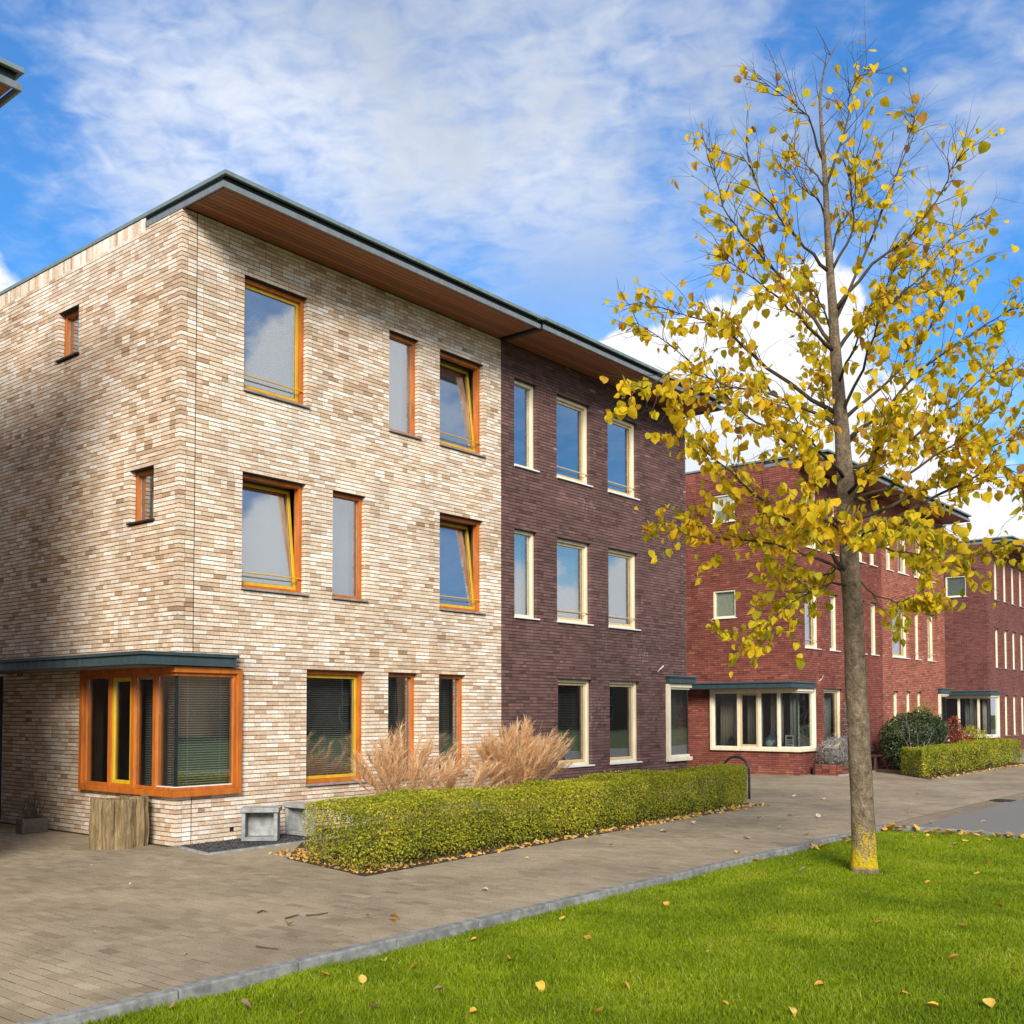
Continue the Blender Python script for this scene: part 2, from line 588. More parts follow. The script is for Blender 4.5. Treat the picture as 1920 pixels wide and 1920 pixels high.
leafy('tree_leaf', [(0.0, (0.34, 0.33, 0.02)), (0.2, (0.56, 0.48, 0.02)), (0.5, (0.76, 0.56, 0.018)), (0.78, (0.80, 0.52, 0.022)), (0.93, (0.62, 0.33, 0.04)), (1.0, (0.42, 0.22, 0.07))], 0.5, 0.65, 0.2)
leafy('fallen_leaf', [(0.0, (0.62, 0.50, 0.20)), (0.4, (0.68, 0.42, 0.05)), (0.7, (0.60, 0.28, 0.05)), (0.85, (0.62, 0.52, 0.36)), (1.0, (0.28, 0.11, 0.05))], 0.2, 0.7)
leafy('hedge_leaf', [(0.0, (0.08, 0.11, 0.010)), (0.3, (0.21, 0.255, 0.014)), (0.6, (0.39, 0.395, 0.018)), (0.85, (0.57, 0.52, 0.024)), (1.0, (0.68, 0.57, 0.06))], 0.4, 0.45, 0.4)
leafy('grass', [(0.0, (0.12, 0.18, 0.006)), (0.4, (0.25, 0.345, 0.008)), (0.75, (0.365, 0.455, 0.010)), (0.93, (0.47, 0.49, 0.02)), (1.0, (0.60, 0.52, 0.16))], 0.5, 0.5, 0.25, (0.55, 0.50, (0.14, 0.225, 0.008)))
leafy('reed', [(0.0, (0.46, 0.25, 0.11)), (0.4, (0.70, 0.44, 0.22)), (0.75, (0.86, 0.62, 0.36)), (1.0, (0.92, 0.75, 0.50))], 0.5, 0.7)
leafy('shrub_dark', [(0.0, (0.012, 0.026, 0.008)), (0.5, (0.030, 0.055, 0.012)), (0.9, (0.065, 0.095, 0.02)), (1.0, (0.14, 0.15, 0.03))], 0.2, 0.4, 0.5)
leafy('shrub_red', [(0.0, (0.17, 0.02, 0.012)), (0.6, (0.30, 0.05, 0.025)), (1.0, (0.42, 0.16, 0.09))], 0.3, 0.5)
leafy('lavender', [(0.0, (0.12, 0.11, 0.09)), (0.5, (0.26, 0.25, 0.22)), (1.0, (0.42, 0.40, 0.37))], 0.2, 0.8)
leafy('twig_grey', [(0.0, (0.06, 0.045, 0.032)), (1.0, (0.14, 0.11, 0.085))], 0.0, 0.8)
leafy('twig_brown', [(0.0, (0.05, 0.035, 0.02)), (1.0, (0.13, 0.095, 0.055))], 0.0, 0.8)

leafy('branch_bark', [(0.0, (0.045, 0.034, 0.022)), (0.5, (0.085, 0.066, 0.045)), (1.0, (0.13, 0.10, 0.07))], 0.0, 0.9, 0.1)
# bark, with yellow lichen growing round the foot
m, t, out = material('bark')
g = pos(t)
n1 = t.noise(t.vmath('MULTIPLY', g, (1.0, 1.0, 0.75)), 13.0, 7.0, 0.72, 0.8)
n2 = t.noise(t.vmath('MULTIPLY', g, (1.0, 1.0, 0.5)), 6.0, 5.0, 0.6, 0.6)
n3 = t.noise(g, 46.0, 4.0, 0.65)
c = t.ramp(n1, [(0.30, (0.07, 0.050, 0.033)), (0.45, (0.19, 0.142, 0.095)), (0.60, (0.29, 0.225, 0.155)), (0.78, (0.44, 0.36, 0.265))])
c = t.mix(t.map(n2, 0.52, 0.70, 0.0, 0.55), c, (0.12, 0.105, 0.045))
c = t.mix(t.map(n3, 0.52, 0.68, 0.0, 0.45), c, (0.09, 0.068, 0.046))
s = t.new('ShaderNodeSeparateXYZ')
t.l.new(g, s.inputs[0])
foot = t.math('ADD', t.map(s.outputs[2], -0.02, 0.85, 0.50, -0.30, False), t.math('MULTIPLY', t.math('SUBTRACT', n2, 0.5), 1.3))
foot = t.math('ADD', foot, t.math('MULTIPLY', t.math('SUBTRACT', n3, 0.5), 1.5))
foot = t.math('MULTIPLY', t.map(foot, 0.10, 0.40), t.map(s.outputs[2], -0.04, 0.02))
c = t.mix(foot, c, (0.60, 0.43, 0.012))
principled(t, out, c, 0.9, t.math('ADD', n1, t.math('MULTIPLY', n3, 0.8)), 1.0, 0.035, 0.12)

# ------------------------------------------------------------------ ground, lawn, paving, road
def sheet(name, pts, z, mat, kind='structure', parent=None):
    me = bpy.data.meshes.new(name)
    me.from_pydata([(x, y, z) for x, y in pts], [], [tuple(range(len(pts)))])
    me.materials.append(MAT[mat])
    o = link(name, me, parent)
    if kind:
        o['kind'] = kind
    return o


LAWN_Z = -0.085
KERB_Y = -6.50
KERB_X = 8.78
sheet('ground', [(-400, -400), (400, -400), (400, 400), (-400, 400)], -0.30, 'far_ground')
sheet('lawn', [(-30, -45), (KERB_X - 0.11, -45), (KERB_X - 0.11, KERB_Y - 0.12), (-30, KERB_Y - 0.12)], LAWN_Z, 'lawn_base')
sheet('pavement', [(36, KERB_Y), (140, KERB_Y), (140, 25), (36, 25)], -0.004, 'far_paving')
sheet('road', [(KERB_X, -16), (140, -16), (140, KERB_Y - 0.40), (KERB_X, KERB_Y - 0.40)], -0.012, 'road_dark')

rng = np.random.default_rng(11)


def box_array(b, faces=(0, 1, 2, 3, 4)):
    """b: (n,6) x0 x1 y0 y1 z0 z1 -> verts, faces of many boxes"""
    b = np.asarray(b, np.float32)
    n = len(b)
    lo = b[:, [0, 2, 4]][:, None, :]
    hi = b[:, [1, 3, 5]][:, None, :]
    v = lo + (hi - lo) * BOXV[None]
    f = BOXF[list(faces)][None] + (np.arange(n) * 8)[:, None, None]
    return v.reshape(-1, 3), f.reshape(-1, 4)


def cam_area(c, extent=1.0):
    """how large a piece at world point c shows in the photograph"""
    q = c - np.array(CAM)
    dep = q @ np.array(FW)
    uu = 960 + 1982.4 * (q @ np.array(RT)) / dep
    vv = 1251.3 - 1982.4 * (q @ np.array(UP)) / dep
    vis = (dep > 0.5) & (uu > 8) & (uu < 1912) & (vv > 8) & (vv < 1912)
    return np.where(vis, extent / np.maximum(dep, 0.5) ** 2, -1.0)


def value_noise(x, y, seed):
    r = np.random.default_rng(seed).random((64, 64))
    xi, yi = np.floor(x).astype(int), np.floor(y).astype(int)
    fx, fy = x - xi, y - yi
    fx, fy = fx * fx * (3 - 2 * fx), fy * fy * (3 - 2 * fy)
    g = lambda a, b: r[a % 64, b % 64]
    return (g(xi, yi) * (1 - fx) + g(xi + 1, yi) * fx) * (1 - fy) + (g(xi, yi + 1) * (1 - fx) + g(xi + 1, yi + 1) * fx) * fy


def unit_boxes(prefix, mat, size, nt=10):
    """alike boxes in nt tones, shared by all copies"""
    out = []
    for k in range(nt):
        v, f = box_array([[0, size[0], 0, size[1], 0, size[2]]])
        out.append(np_mesh(prefix, v, f, MAT[mat], np.full(len(f), (k + 0.5) / nt)))
    return out


# paving of small bricks laid in rows across the walk
pave = sheet('pavement', [(-30, KERB_Y), (36, KERB_Y), (36, 25), (-30, 25)], -0.0045, 'joint_sand')
PL, PW = 0.208, 0.094
xs = np.arange(-14, 36, PW + 0.013)
pb = []
skew = math.tan(R(5.0))
for i, x in enumerate(xs):
    y_end = 5.0 if (x < -0.1 and x > -3.2) or (14 < x < 20) else 0.02
    y = KERB_Y + 0.008 - rng.random() * 0.02 - (PL / 2 if i % 2 else 0)
    while y < y_end:
        a, b_ = max(y, KERB_Y + 0.006), min(y + PL - 0.012, y_end)
        if b_ - a > 0.03:
            pb.append((x, x + PW, a, b_, -0.05, rng.normal(0, 0.0011)))
        y += PL
pb = np.array(pb, np.float32)
cen = np.stack([(pb[:, 0] + pb[:, 1]) / 2, (pb[:, 2] + pb[:, 3]) / 2, pb[:, 5]], 1)
ptone = np.clip(0.5 + rng.normal(0, 0.14, len(pb)) + 0.35 * (value_noise(cen[:, 0] * 0.9, cen[:, 1] * 0.9, 3) - 0.5), 0.02, 0.98)
ar = cam_area(cen, pb[:, 3] - pb[:, 2])
pick = np.argsort(-ar)[:300]
pick = pick[ar[pick] > 0]
rest = np.ones(len(pb), bool)
rest[pick] = False
v, f = box_array(pb[rest])
o = link('paving_bricks', np_mesh('paving_bricks', v, f, MAT['paver'], np.repeat(ptone[rest], 5)), pave)
o['kind'] = 'stuff'
pmesh = unit_boxes('paving_brick', 'paver', (PW, 1.0, 0.05))
for i in pick:
    q = pb[i]
    link('paving_brick', pmesh[int(ptone[i] * 10)], pave, (q[0], q[2], q[5] - 0.05), (0, 0, 0), (1, q[3] - q[2], 1))

# gutter strip beside the road
gut = sheet('gutter', [(KERB_X, KERB_Y - 0.42), (60, KERB_Y - 0.42), (60, KERB_Y), (KERB_X, KERB_Y)], -0.030, 'joint_sand')
gb = []
for r_, zz_ in ((0, -0.008), (1, -0.020), (2, -0.020), (3, -0.008)):
    x = KERB_X + 0.01 + 0.1 * (r_ % 2)
    while x < 60:
        gb.append((x, x + 0.2, KERB_Y - 0.10 - r_ * 0.104, KERB_Y - 0.004 - r_ * 0.104, -0.05, zz_ + rng.normal(0, 0.001)))
        x += 0.208
gb = np.array(gb, np.float32)
v, f = box_array(gb)
o = link('gutter_bricks', np_mesh('gutter_bricks', v, f, MAT['paver'], np.repeat(np.clip(rng.normal(0.10, 0.08, len(gb)), 0.02, 0.98), 5)), gut)
o['kind'] = 'stuff'

# kerb stones round the lawn, each a metre long
kerb = MB().box(-30, KERB_X - 0.02, KERB_Y - 0.115, KERB_Y - 0.015, -0.30, -0.05).box(KERB_X - 0.105, KERB_X - 0.015, -45, KERB_Y - 0.12, -0.30, -0.05).build('kerb', MAT['kerb_stone'])
kerb['kind'] = 'structure'
km = MB().box(0.004, 0.996, 0.015, 0.12, -0.28, 0.012)
kmesh = km.mesh('kerb_stone', MAT['kerb_stone'])
for i in range(26):
    x = KERB_X - 1.0 - i
    k = link('kerb_stone', kmesh, kerb, (x, KERB_Y - 0.12, rng.normal(0, 0.002)), (0, 0, rng.normal(0, 0.0012)))
    m_ = k.modifiers.new('bevel', 'BEVEL'); m_.width = 0.012; m_.segments = 2
for i in range(9):
    k = link('kerb_stone', kmesh, kerb, (KERB_X, KERB_Y - 1.125 - i, rng.normal(0, 0.002)), (0, 0, R(90)))
    m_ = k.modifiers.new('bevel', 'BEVEL'); m_.width = 0.012; m_.segments = 2


# ------------------------------------------------------------------ brick walls
PITCH_Z = 8.9 / 143.0
BJ = 0.0115                                             # bed joint
BUNITS = {}


def snap(z):
    return round(z / PITCH_Z) * PITCH_Z


def subtract(iv, cuts):
    for a, b in sorted(cuts):
        nx = []
        for p, q in iv:
            if b <= p or a >= q:
                nx.append((p, q))
            else:
                if a > p: nx.append((p, a))
                if b < q: nx.append((b, q))
        iv = nx
    return iv


def brickwork(wall, u0, u1, z0, z1, openings, mat, seed, n_single=0, corner=None, top_soldier=None, bias=0.0, spread=0.19):
    """lays bricks in wild bond in the wall's own frame (u along, d inwards, z up).
    openings: (u0,u1,z0,z1). corner: 'lo' or 'hi' end that turns the corner."""
    rg = np.random.default_rng(seed)
    out = []
    ncourse = int(round((z1 - z0) / PITCH_Z))
    for k in range(ncourse):
        za = z0 + k * PITCH_Z
        zb = za + PITCH_Z - BJ
        zc = (za + zb) / 2
        a, b = u0, u1
        if corner == 'lo' and k % 2: a += 0.108
        if corner == 'hi' and k % 2 == 0: b -= 0.108
        cuts = [(p, q) for p, q, r, s in openings if r < zc < s]
        if top_soldier and zc > z1 - 0.205:
            cuts.append((u0, top_soldier))
        for p, q in subtract([(a, b)], cuts):
            u = p
            first = True
            if q - p < 0.02: continue
            start_header = rg.random() < 0.5
            while u < q - 0.005:
                L = 0.1 if (rg.random() < 0.27 or (first and start_header)) else 0.208
                e = u + L
                if q - e < 0.07: e = q
                if e - u > 0.24: e = u + (q - u) / 2
                last = e >= q - 0.004
                dep = 0.098 if (first or last) else 0.035
                out.append((u, min(e, q), rg.normal(0, 0.0009), dep, za, zb))
                u = e + 0.0065
                first = False
    if top_soldier:
        u = u0
        while u < top_soldier - 0.03:
            out.append((u, u + 0.052, rg.normal(0, 0.001), 0.035, z1 - 0.203, z1 - 0.004))
            u += 0.0585
    b = np.array(out, np.float32)
    uc, zc = (b[:, 0] + b[:, 1]) / 2, (b[:, 4] + b[:, 5]) / 2
    # the makers' mix: runs of pale and of brown bricks
    run = value_noise(uc * 2.3 + seed, zc * 9.0, seed + 5) - 0.5
    patch = value_noise(uc * 0.55 + 9, zc * 0.8, seed + 6) - 0.5
    tone_ = np.clip(0.52 + bias + rg.normal(0, spread, len(b)) + 0.12 * run + 0.22 * patch, 0.01, 0.99)
    single = np.zeros(len(b), bool)
    if n_single:
        M = np.array(wall.matrix_world)
        loc = np.stack([uc, np.zeros(len(b)), zc], 1)
        wc = loc @ M[:3, :3].T + M[:3, 3]
        ar_ = cam_area(wc, b[:, 1] - b[:, 0])
        ix = np.argsort(-ar_)[:n_single]
        single[ix[ar_[ix] > 0]] = True
    v_, f_ = box_array(b[~single])
    o_ = link('brickwork', np_mesh('brickwork', v_, f_, MAT[mat], np.repeat(tone_[~single], 5)), wall)
    o_['kind'] = 'stuff'
    if single.any():
        if mat not in BUNITS:
            BUNITS[mat] = unit_boxes('brick', mat, (1.0, 1.0, PITCH_Z - BJ))
        for i in np.nonzero(single)[0]:
            q = b[i]
            link('brick', BUNITS[mat][int(tone_[i] * 10)], wall, (q[0], q[2], q[4]), (0, 0, 0), (q[1] - q[0], q[3] - q[2], 1))
    return o_


def backing(name, parent, u0, u1, z0, z1, openings, mat, loc, rot, d0=0.0095, d1=0.29):
    """the body of a wall behind its bricks, with holes for the openings"""
    us = sorted({u0, u1} | {min(max(x, u0), u1) for q in openings for x in (q[0] - 0.003, q[1] + 0.003)})
    zs = sorted({z0, z1} | {min(max(x, z0), z1) for q in openings for x in (q[2] - 0.003, q[3] + 0.003)})
    mb = MB()
    for a, b in zip(us[:-1], us[1:]):
        if b - a < 1e-5: continue
        run = None
        for c_, d_ in zip(zs[:-1], zs[1:]):
            if d_ - c_ < 1e-5: continue
            um, zm = (a + b) / 2, (c_ + d_) / 2
            solid = not any(q[0] - 0.003 < um < q[1] + 0.003 and q[2] - 0.003 < zm < q[3] + 0.003 for q in openings)
            if solid:
                run = (run[0], d_) if run else (c_, d_)
            elif run:
                mb.box(a, b, d0, d1, *run); run = None
        if run: mb.box(a, b, d0, d1, *run)
    o_ = mb.build(name, MAT[mat], parent, loc, rot)
    bpy.context.view_layer.update()
    return o_


# ------------------------------------------------------------------ windows
def blind(parent, u0, u1, z0, z1, d, mat, tilt=20.0, pitch=0.034, depth=0.030, loc=(0, 0, 0), rot=(0, 0, 0)):
    mb = MB()
    z = z0
    ca_, sa_ = math.cos(R(tilt)) * depth / 2, math.sin(R(tilt)) * depth / 2
    while z < z1:
        mb.add([(u0, d - ca_, z - sa_), (u1, d - ca_, z - sa_), (u1, d + ca_, z + sa_), (u0, d + ca_, z + sa_),
                (u0, d - ca_, z - sa_ + 0.0014), (u1, d - ca_, z - sa_ + 0.0014), (u1, d + ca_, z + sa_ + 0.0014), (u0, d + ca_, z + sa_ + 0.0014)], BOXF.tolist())
        z += pitch
    mb.box(u0, u1, d - 0.02, d + 0.02, z1, z1 + 0.03)
    for uu in (u0 + 0.15, u1 - 0.15):
        mb.box(uu, uu + 0.003, d - 0.021, d - 0.018, z0, z1)
    return mb.build('blind', MAT[mat], parent, loc, rot)


def curtain(parent, u0, u1, z0, z1, d, mat, folds=0.09, loc=(0, 0, 0), rot=(0, 0, 0)):
    n = max(8, int((u1 - u0) / 0.012))
    vs_, fs_ = [], []
    for i in range(n + 1):
        u = u0 + (u1 - u0) * i / n
        dd = d + 0.022 * math.sin(u * 2 * math.pi / folds) + 0.01 * math.sin(u * 17.3)
        vs_ += [(u, dd, z0), (u, dd, z1)]
    for i in range(n):
        fs_.append((2 * i, 2 * i + 2, 2 * i + 3, 2 * i + 1))
    mb = MB().add(vs_, fs_)
    o_ = mb.build('curtain', MAT[mat], parent, loc, rot, smooth=True)
    s_ = o_.modifiers.new('thickness', 'SOLIDIFY'); s_.thickness = 0.004
    return o_


def window(house, op, loc, rot, fmat='orange_paint', cmat=None, tilt=0.0, rail=False, inside=None, recess=0.085, sill=True, fw=0.058, sill_mat='sill_stone'):
    """a window set in opening op=(u0,u1,z0,z1) of a wall placed at loc/rot in its house"""
    u0, u1, z0, z1 = op
    sh = 0.034 if sill else 0.0
    zb = z0 + sh
    zt = z1 - 0.014
    d0, d1 = recess, recess + 0.115
    w = MB().frame(u0 + 0.003, u1 - 0.003, zb, zt, fw, d0, d1).build('window', MAT[fmat], house, loc, rot, 0.005)
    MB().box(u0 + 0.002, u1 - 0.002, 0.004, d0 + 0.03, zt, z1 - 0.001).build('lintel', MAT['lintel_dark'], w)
    if sill:
        MB().box(u0 - 0.012, u1 + 0.04, -0.045, d1, z0 + 0.003, zb - 0.001).build('sill', MAT[sill_mat], w, bevel=0.004)
    a0, a1, b0, b1 = u0 + fw, u1 - fw, zb + fw, zt - fw
    if cmat:
        g_ = 0.004
        cw = 0.052
        piv = (0, d0 + 0.055, b0 + g_)
        rx = (-R(tilt), 0, 0)
        MB().frame(a0 + g_, a1 - g_, 0.0, b1 - b0 - 2 * g_, cw, 0.0, 0.058).build('casement', MAT[cmat], w, piv, rx, 0.004)
        MB().box(a0 + cw + 0.002, a1 - cw - 0.002, 0.020, 0.032, cw + 0.002, b1 - b0 - cw - 0.010).build('pane', MAT['window_glass'], w, piv, rx)
        MB().frame(a0 + cw - 0.002, a1 - cw + 0.002, cw - 0.002, b1 - b0 - cw - 0.006, 0.008, 0.012, 0.02).build('seal', MAT['seal_black'], w, piv, rx)
    else:
        MB().box(a0 + 0.001, a1 - 0.001, d0 + 0.062, d0 + 0.074, b0 + 0.001, b1 - 0.001).build('pane', MAT['window_glass'], w)
        MB().frame(a0, a1, b0, b1, 0.012, d0 + 0.052, d0 + 0.0615).build('seal', MAT['buff_paint' if fmat == 'cream_paint' else 'sill_stone'], w)
    if rail:
        zr = zb + 0.235
        mb = MB().tube([(u0 + 0.02, d0 - 0.022, zr), (u1 - 0.03, d0 - 0.022, zr)], 0.011, 8)
        for uu in (u0 + 0.03, u1 - 0.04):
            mb.box(uu - 0.008, uu + 0.008, d0 - 0.022, d0 + 0.004, zr - 0.010, zr + 0.010)
        mb.build('rail', MAT['buff_paint' if fmat == 'cream_paint' else 'yellow_paint'], w, smooth=False)
    if inside:
        kind, mt = inside[0], inside[1]
        if kind == 'blind':
            blind(w, u0 + 0.02, u1 - 0.02, z0 + 0.06, z1 - 0.05, recess + 0.30, mt, *(inside[2:] or (20.0,)))
        elif kind == 'curtain':
            curtain(w, u0 - 0.1, u1 + 0.1, z0 - 0.05, z1 + 0.02, recess + 0.33, mt)
    return w


FRONT = ((0, 0, 0), (0, 0, 0))


def canopy_bar(mb, pts, z0, z1):
    """steel edge beam with flanges along axis-aligned boxes (x0,x1,y0,y1,outward normal)"""
    for x0, x1, y0, y1 in pts:
        mb.box(x0, x1, y0, y1, z0, z1)


def roof_slab(house, x0, x1, y_front, y_back, z_s=8.905, end_lo=True, end_hi=False, zt=9.09, side_len=1.0, back_depth=10.0):
    """flat roof with a deep boarded eave: soffit boards, lower fascia band, shadow gap, upper band"""
    r = MB().box(x0 + 0.06, x1 - 0.06, y_front + 0.10, y_back, z_s + 0.03, zt - 0.04).build('roof', MAT['dark_metal'], house)
    # boards run along the street
    mb = MB()
    y = y_front + 0.085
    k = 0
    rr = random.Random(int(x0 * 10) + 3)
    while y < side_len:
        if y + 0.086 > 0.0 and y < 0.0:
            yy = -0.002
        else:
            yy = y + 0.086
        if y > -0.01: break
        mb.box(x0 + 0.07, x1 - 0.07, y, min(yy, -0.001), z_s, z_s + 0.02, rr.random())
        y += 0.094
        k += 1
    mb.build('soffit', MAT['soffit_wood'], r)
    # lower band
    lo = MB()
    lo.box(x0 - (0.010 if end_lo else -0.012), x1 + (0.010 if end_hi else -0.012), y_front + 0.045, y_front + 0.075, z_s - 0.035, z_s + 0.050)
    if end_lo: lo.box(x0 - 0.010, x0 + 0.020, y_front + 0.077, 0.925, z_s - 0.035, z_s + 0.050)
    if end_hi: lo.box(x1 - 0.020, x1 + 0.010, y_front + 0.077, 0.925, z_s - 0.035, z_s + 0.050)
    lo.build('fascia', MAT['zinc_mid'], r, bevel=0.004)
    web = MB()
    web.box(x0 + 0.05, x1 - 0.05, y_front + 0.09, y_front + 0.11, z_s + 0.02, zt - 0.05)
    if end_lo: web.box(x0 + 0.030, x0 + 0.048, y_front + 0.112, 0.92, z_s + 0.02, zt - 0.05)
    web.build('web', MAT['dark_metal'], r)
    up = MB()
    up.box(x0 - 0.015, x1 + (0.015 if end_hi else -0.02), y_front, y_front + 0.05, zt - 0.058, zt)
    up.box(x0 - 0.012, x1 - 0.02, y_front + 0.052, y_back, zt - 0.03, zt - 0.006)
    if end_lo: up.box(x0 - 0.015, x0 + 0.035, y_front + 0.052, y_back, zt - 0.058, zt - 0.001)
    if end_hi: up.box(x1 - 0.035, x1 + 0.015, y_front + 0.052, y_back, zt - 0.058, zt - 0.001)
    up.build('coping', MAT['zinc_grey'], r, bevel=0.004)
    return r


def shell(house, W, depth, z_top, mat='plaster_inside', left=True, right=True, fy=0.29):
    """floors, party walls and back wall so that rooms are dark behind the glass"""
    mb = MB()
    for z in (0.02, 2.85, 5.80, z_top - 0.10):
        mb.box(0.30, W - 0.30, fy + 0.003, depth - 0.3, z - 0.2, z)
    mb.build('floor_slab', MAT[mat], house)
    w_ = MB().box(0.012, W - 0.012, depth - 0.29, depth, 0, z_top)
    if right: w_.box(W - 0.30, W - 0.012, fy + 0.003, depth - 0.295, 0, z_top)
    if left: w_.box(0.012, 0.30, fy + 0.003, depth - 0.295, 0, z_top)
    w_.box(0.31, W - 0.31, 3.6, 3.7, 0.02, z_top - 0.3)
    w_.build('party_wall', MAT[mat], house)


def corner_bay(house, sgn, xc, W_f, S_len, frame_mat, case_mat, glass_side=True, mull=(0.42, 0.98, 1.60), z0=0.665, z1=2.46, case_ix=2, inside_mat='blind_dark', curtains=None, proj=0.085):
    """corner bay window. Corner of the house at local x = xc; sgn=+1: front part runs to +x and the side wall faces -x, sgn=-1 mirrored."""
    X = lambda a: xc + sgn * a
    def bx(mb, a0, a1, y0, y1, za, zb, tone=0.5):
        x0, x1 = sorted((X(a0), X(a1)))
        return mb.box(x0, x1, y0, y1, za, zb, tone)
    p = proj
    fw = 0.085
    mb = MB()
    # outer frame: bottom, top, two jambs, running round the corner
    for za, zb in ((z0, z0 + fw), (z1 - fw, z1)):
        bx(mb, -p, W_f, -p, 0.10, za, zb)
        bx(mb, -p, 0.10, 0.101, S_len, za, zb)
    bx(mb, W_f - fw, W_f, -p, 0.10, z0 + fw, z1 - fw)
    bx(mb, -p, 0.10, S_len - fw, S_len, z0 + fw, z1 - fw)
    # mullions of the side
    ms = []
    for y in mull:
        bx(mb, -p + 0.03, 0.07, y, y + 0.085, z0 + fw, z1 - fw)
    # inner frame step
    i0, i1 = z0 + fw, z1 - fw
    for za, zb in ((i0, i0 + 0.045), (i1 - 0.045, i1)):
        bx(mb, -p + 0.045, W_f - fw, -p + 0.045, 0.06, za, zb)
        bx(mb, -p + 0.045, 0.06, 0.061, S_len - fw, za, zb)
    bx(mb, W_f - fw - 0.045, W_f - fw, -p + 0.045, 0.06, i0 + 0.045, i1 - 0.045)
    bx(mb, -p + 0.045, 0.06, S_len - fw - 0.045, S_len - fw, i0 + 0.045, i1 - 0.045)
    bay = mb.build('bay_window', MAT[frame_mat], house, bevel=0.006)
    g0, g1 = i0 + 0.046, i1 - 0.046
    # glass: front pane, corner side pane, side panes
    gp = -p + 0.075
    bx(MB(), gp, W_f - fw - 0.046, gp, gp + 0.012, g0, g1).build('pane', MAT['window_glass'], bay)
    edges = [gp + 0.014] + [e for y in mull for e in (y - 0.001, y + 0.086)] + [S_len - fw - 0.046]
    for k in range(0, len(edges), 2):
        a, b = edges[k], edges[k + 1]
        if k // 2 == case_ix and case_mat:
            m2 = MB()
            for q0, q1, r0, r1 in ((a, a + 0.055, g0, g1), (b - 0.055, b, g0, g1), (a + 0.055, b - 0.055, g0, g0 + 0.055), (a + 0.055, b - 0.055, g1 - 0.055, g1)):
                bx(m2, -p + 0.05, 0.0, q0, q1, r0, r1)
            m2.build('casement', MAT[case_mat], bay, bevel=0.004)
            bx(MB(), gp, gp + 0.012, a + 0.056, b - 0.056, g0 + 0.056, g1 - 0.056).build('pane', MAT['window_glass'], bay)
        else:
            bx(MB(), gp, gp + 0.012, a, b, g0, g1).build('pane', MAT['window_glass'], bay)
    # black silicone corner joint and a light bead along the foot of the glass
    bx(MB(), gp - 0.004, gp + 0.030, gp - 0.004, gp + 0.030, g0 - 0.0005, g1 + 0.0005).build('corner_joint', MAT['seal_black'], bay)
    bd = MB()
    bx(bd, gp - 0.02, W_f - fw - 0.047, gp - 0.02, gp - 0.006, g0 + 0.0005, g0 + 0.014)
    bx(bd, gp - 0.02, gp - 0.006, gp - 0.005, mull[0] - 0.002, g0 + 0.0005, g0 + 0.014)
    bd.build('glazing_bead', MAT['white_gloss'], bay)
    # inner sill and head so that no light leaks at the wall ends
    s_ = MB()
    bx(s_, 0.101, W_f - 0.01, 0.101, 0.28, z0 - 0.02, z0 + 0.04)
    bx(s_, 0.101, 0.28, 0.281, S_len - 0.01, z0 - 0.02, z0 + 0.04)
    s_.build('inner_sill', MAT['white_gloss'], bay)
    return bay, X

# ------------------------------------------------------------------ houses
r1 = (11 * PITCH_Z, 40 * PITCH_Z)
r2 = (58 * PITCH_Z, 86 * PITCH_Z)
r3 = (105 * PITCH_Z, 133 * PITCH_Z)
SIDE = ((0, 0, 0), (0, 0, -math.pi / 2))
BAY_Z = (11 * PITCH_Z + 0.01, 39 * PITCH_Z + 0.01)


def front_wall(house, W, openings, mat, mort, seed, bay=None, joints=(), n_single=0, corner=None, bias=0.0, spread=0.19):
    ops = list(openings)
    bk = [(a, b, c, d) for a, b, c, d in ops]
    if bay: 
        ops.append((*bay, *BAY_Z)); bk.append((*bay, *BAY_Z))
    for j in joints: ops.append((j - 0.007, j + 0.007, 0.0, 9.5))
    w = backing('wall', house, 0.012 if corner else 0.006, W - 0.006, 0.0, 8.895, bk, mort, *FRONT)
    brickwork(w, 0.0, W, 0.0, 8.9, ops, mat, seed, n_single, corner, None, bias, spread)
    for j in joints:
        for za, zb in (((0.0, BAY_Z[0] - 0.05), (BAY_Z[1] + 0.2, 8.89)) if bay and bay[0] < j < bay[1] else ((0.0, 8.89),)):
            MB().box(j - 0.006, j + 0.006, 0.003, 0.009, za, zb).build('joint_seal', MAT['seal_black'], w)
    return w


def side_wall(house, depth, openings, mat, mort, seed, bay=None, n_single=0, bias=0.0, spread=0.19, bmat=None):
    """wall that faces -x; its own u axis runs towards -y (u = -y)"""
    zt = 145 * PITCH_Z
    ops = [(-b, -a, c, d) for a, b, c, d in openings] + [(-0.935, 0.02, 8.865, 9.3)]
    bk = list(ops)
    if bay:
        q = (-bay[1], 0.02, *BAY_Z)
        ops.append(q); bk.append(q)
    w = backing('wall', house, -depth, -0.295, 0.0, zt - 0.006, bk, mort, *SIDE)
    bl = [q for q in bk]
    # return piece that closes the corner behind the bricks
    brickwork(w, -depth, 0.0, 0.0, zt, ops, mat, seed, n_single, 'hi', -0.94, bias, spread)
    return w


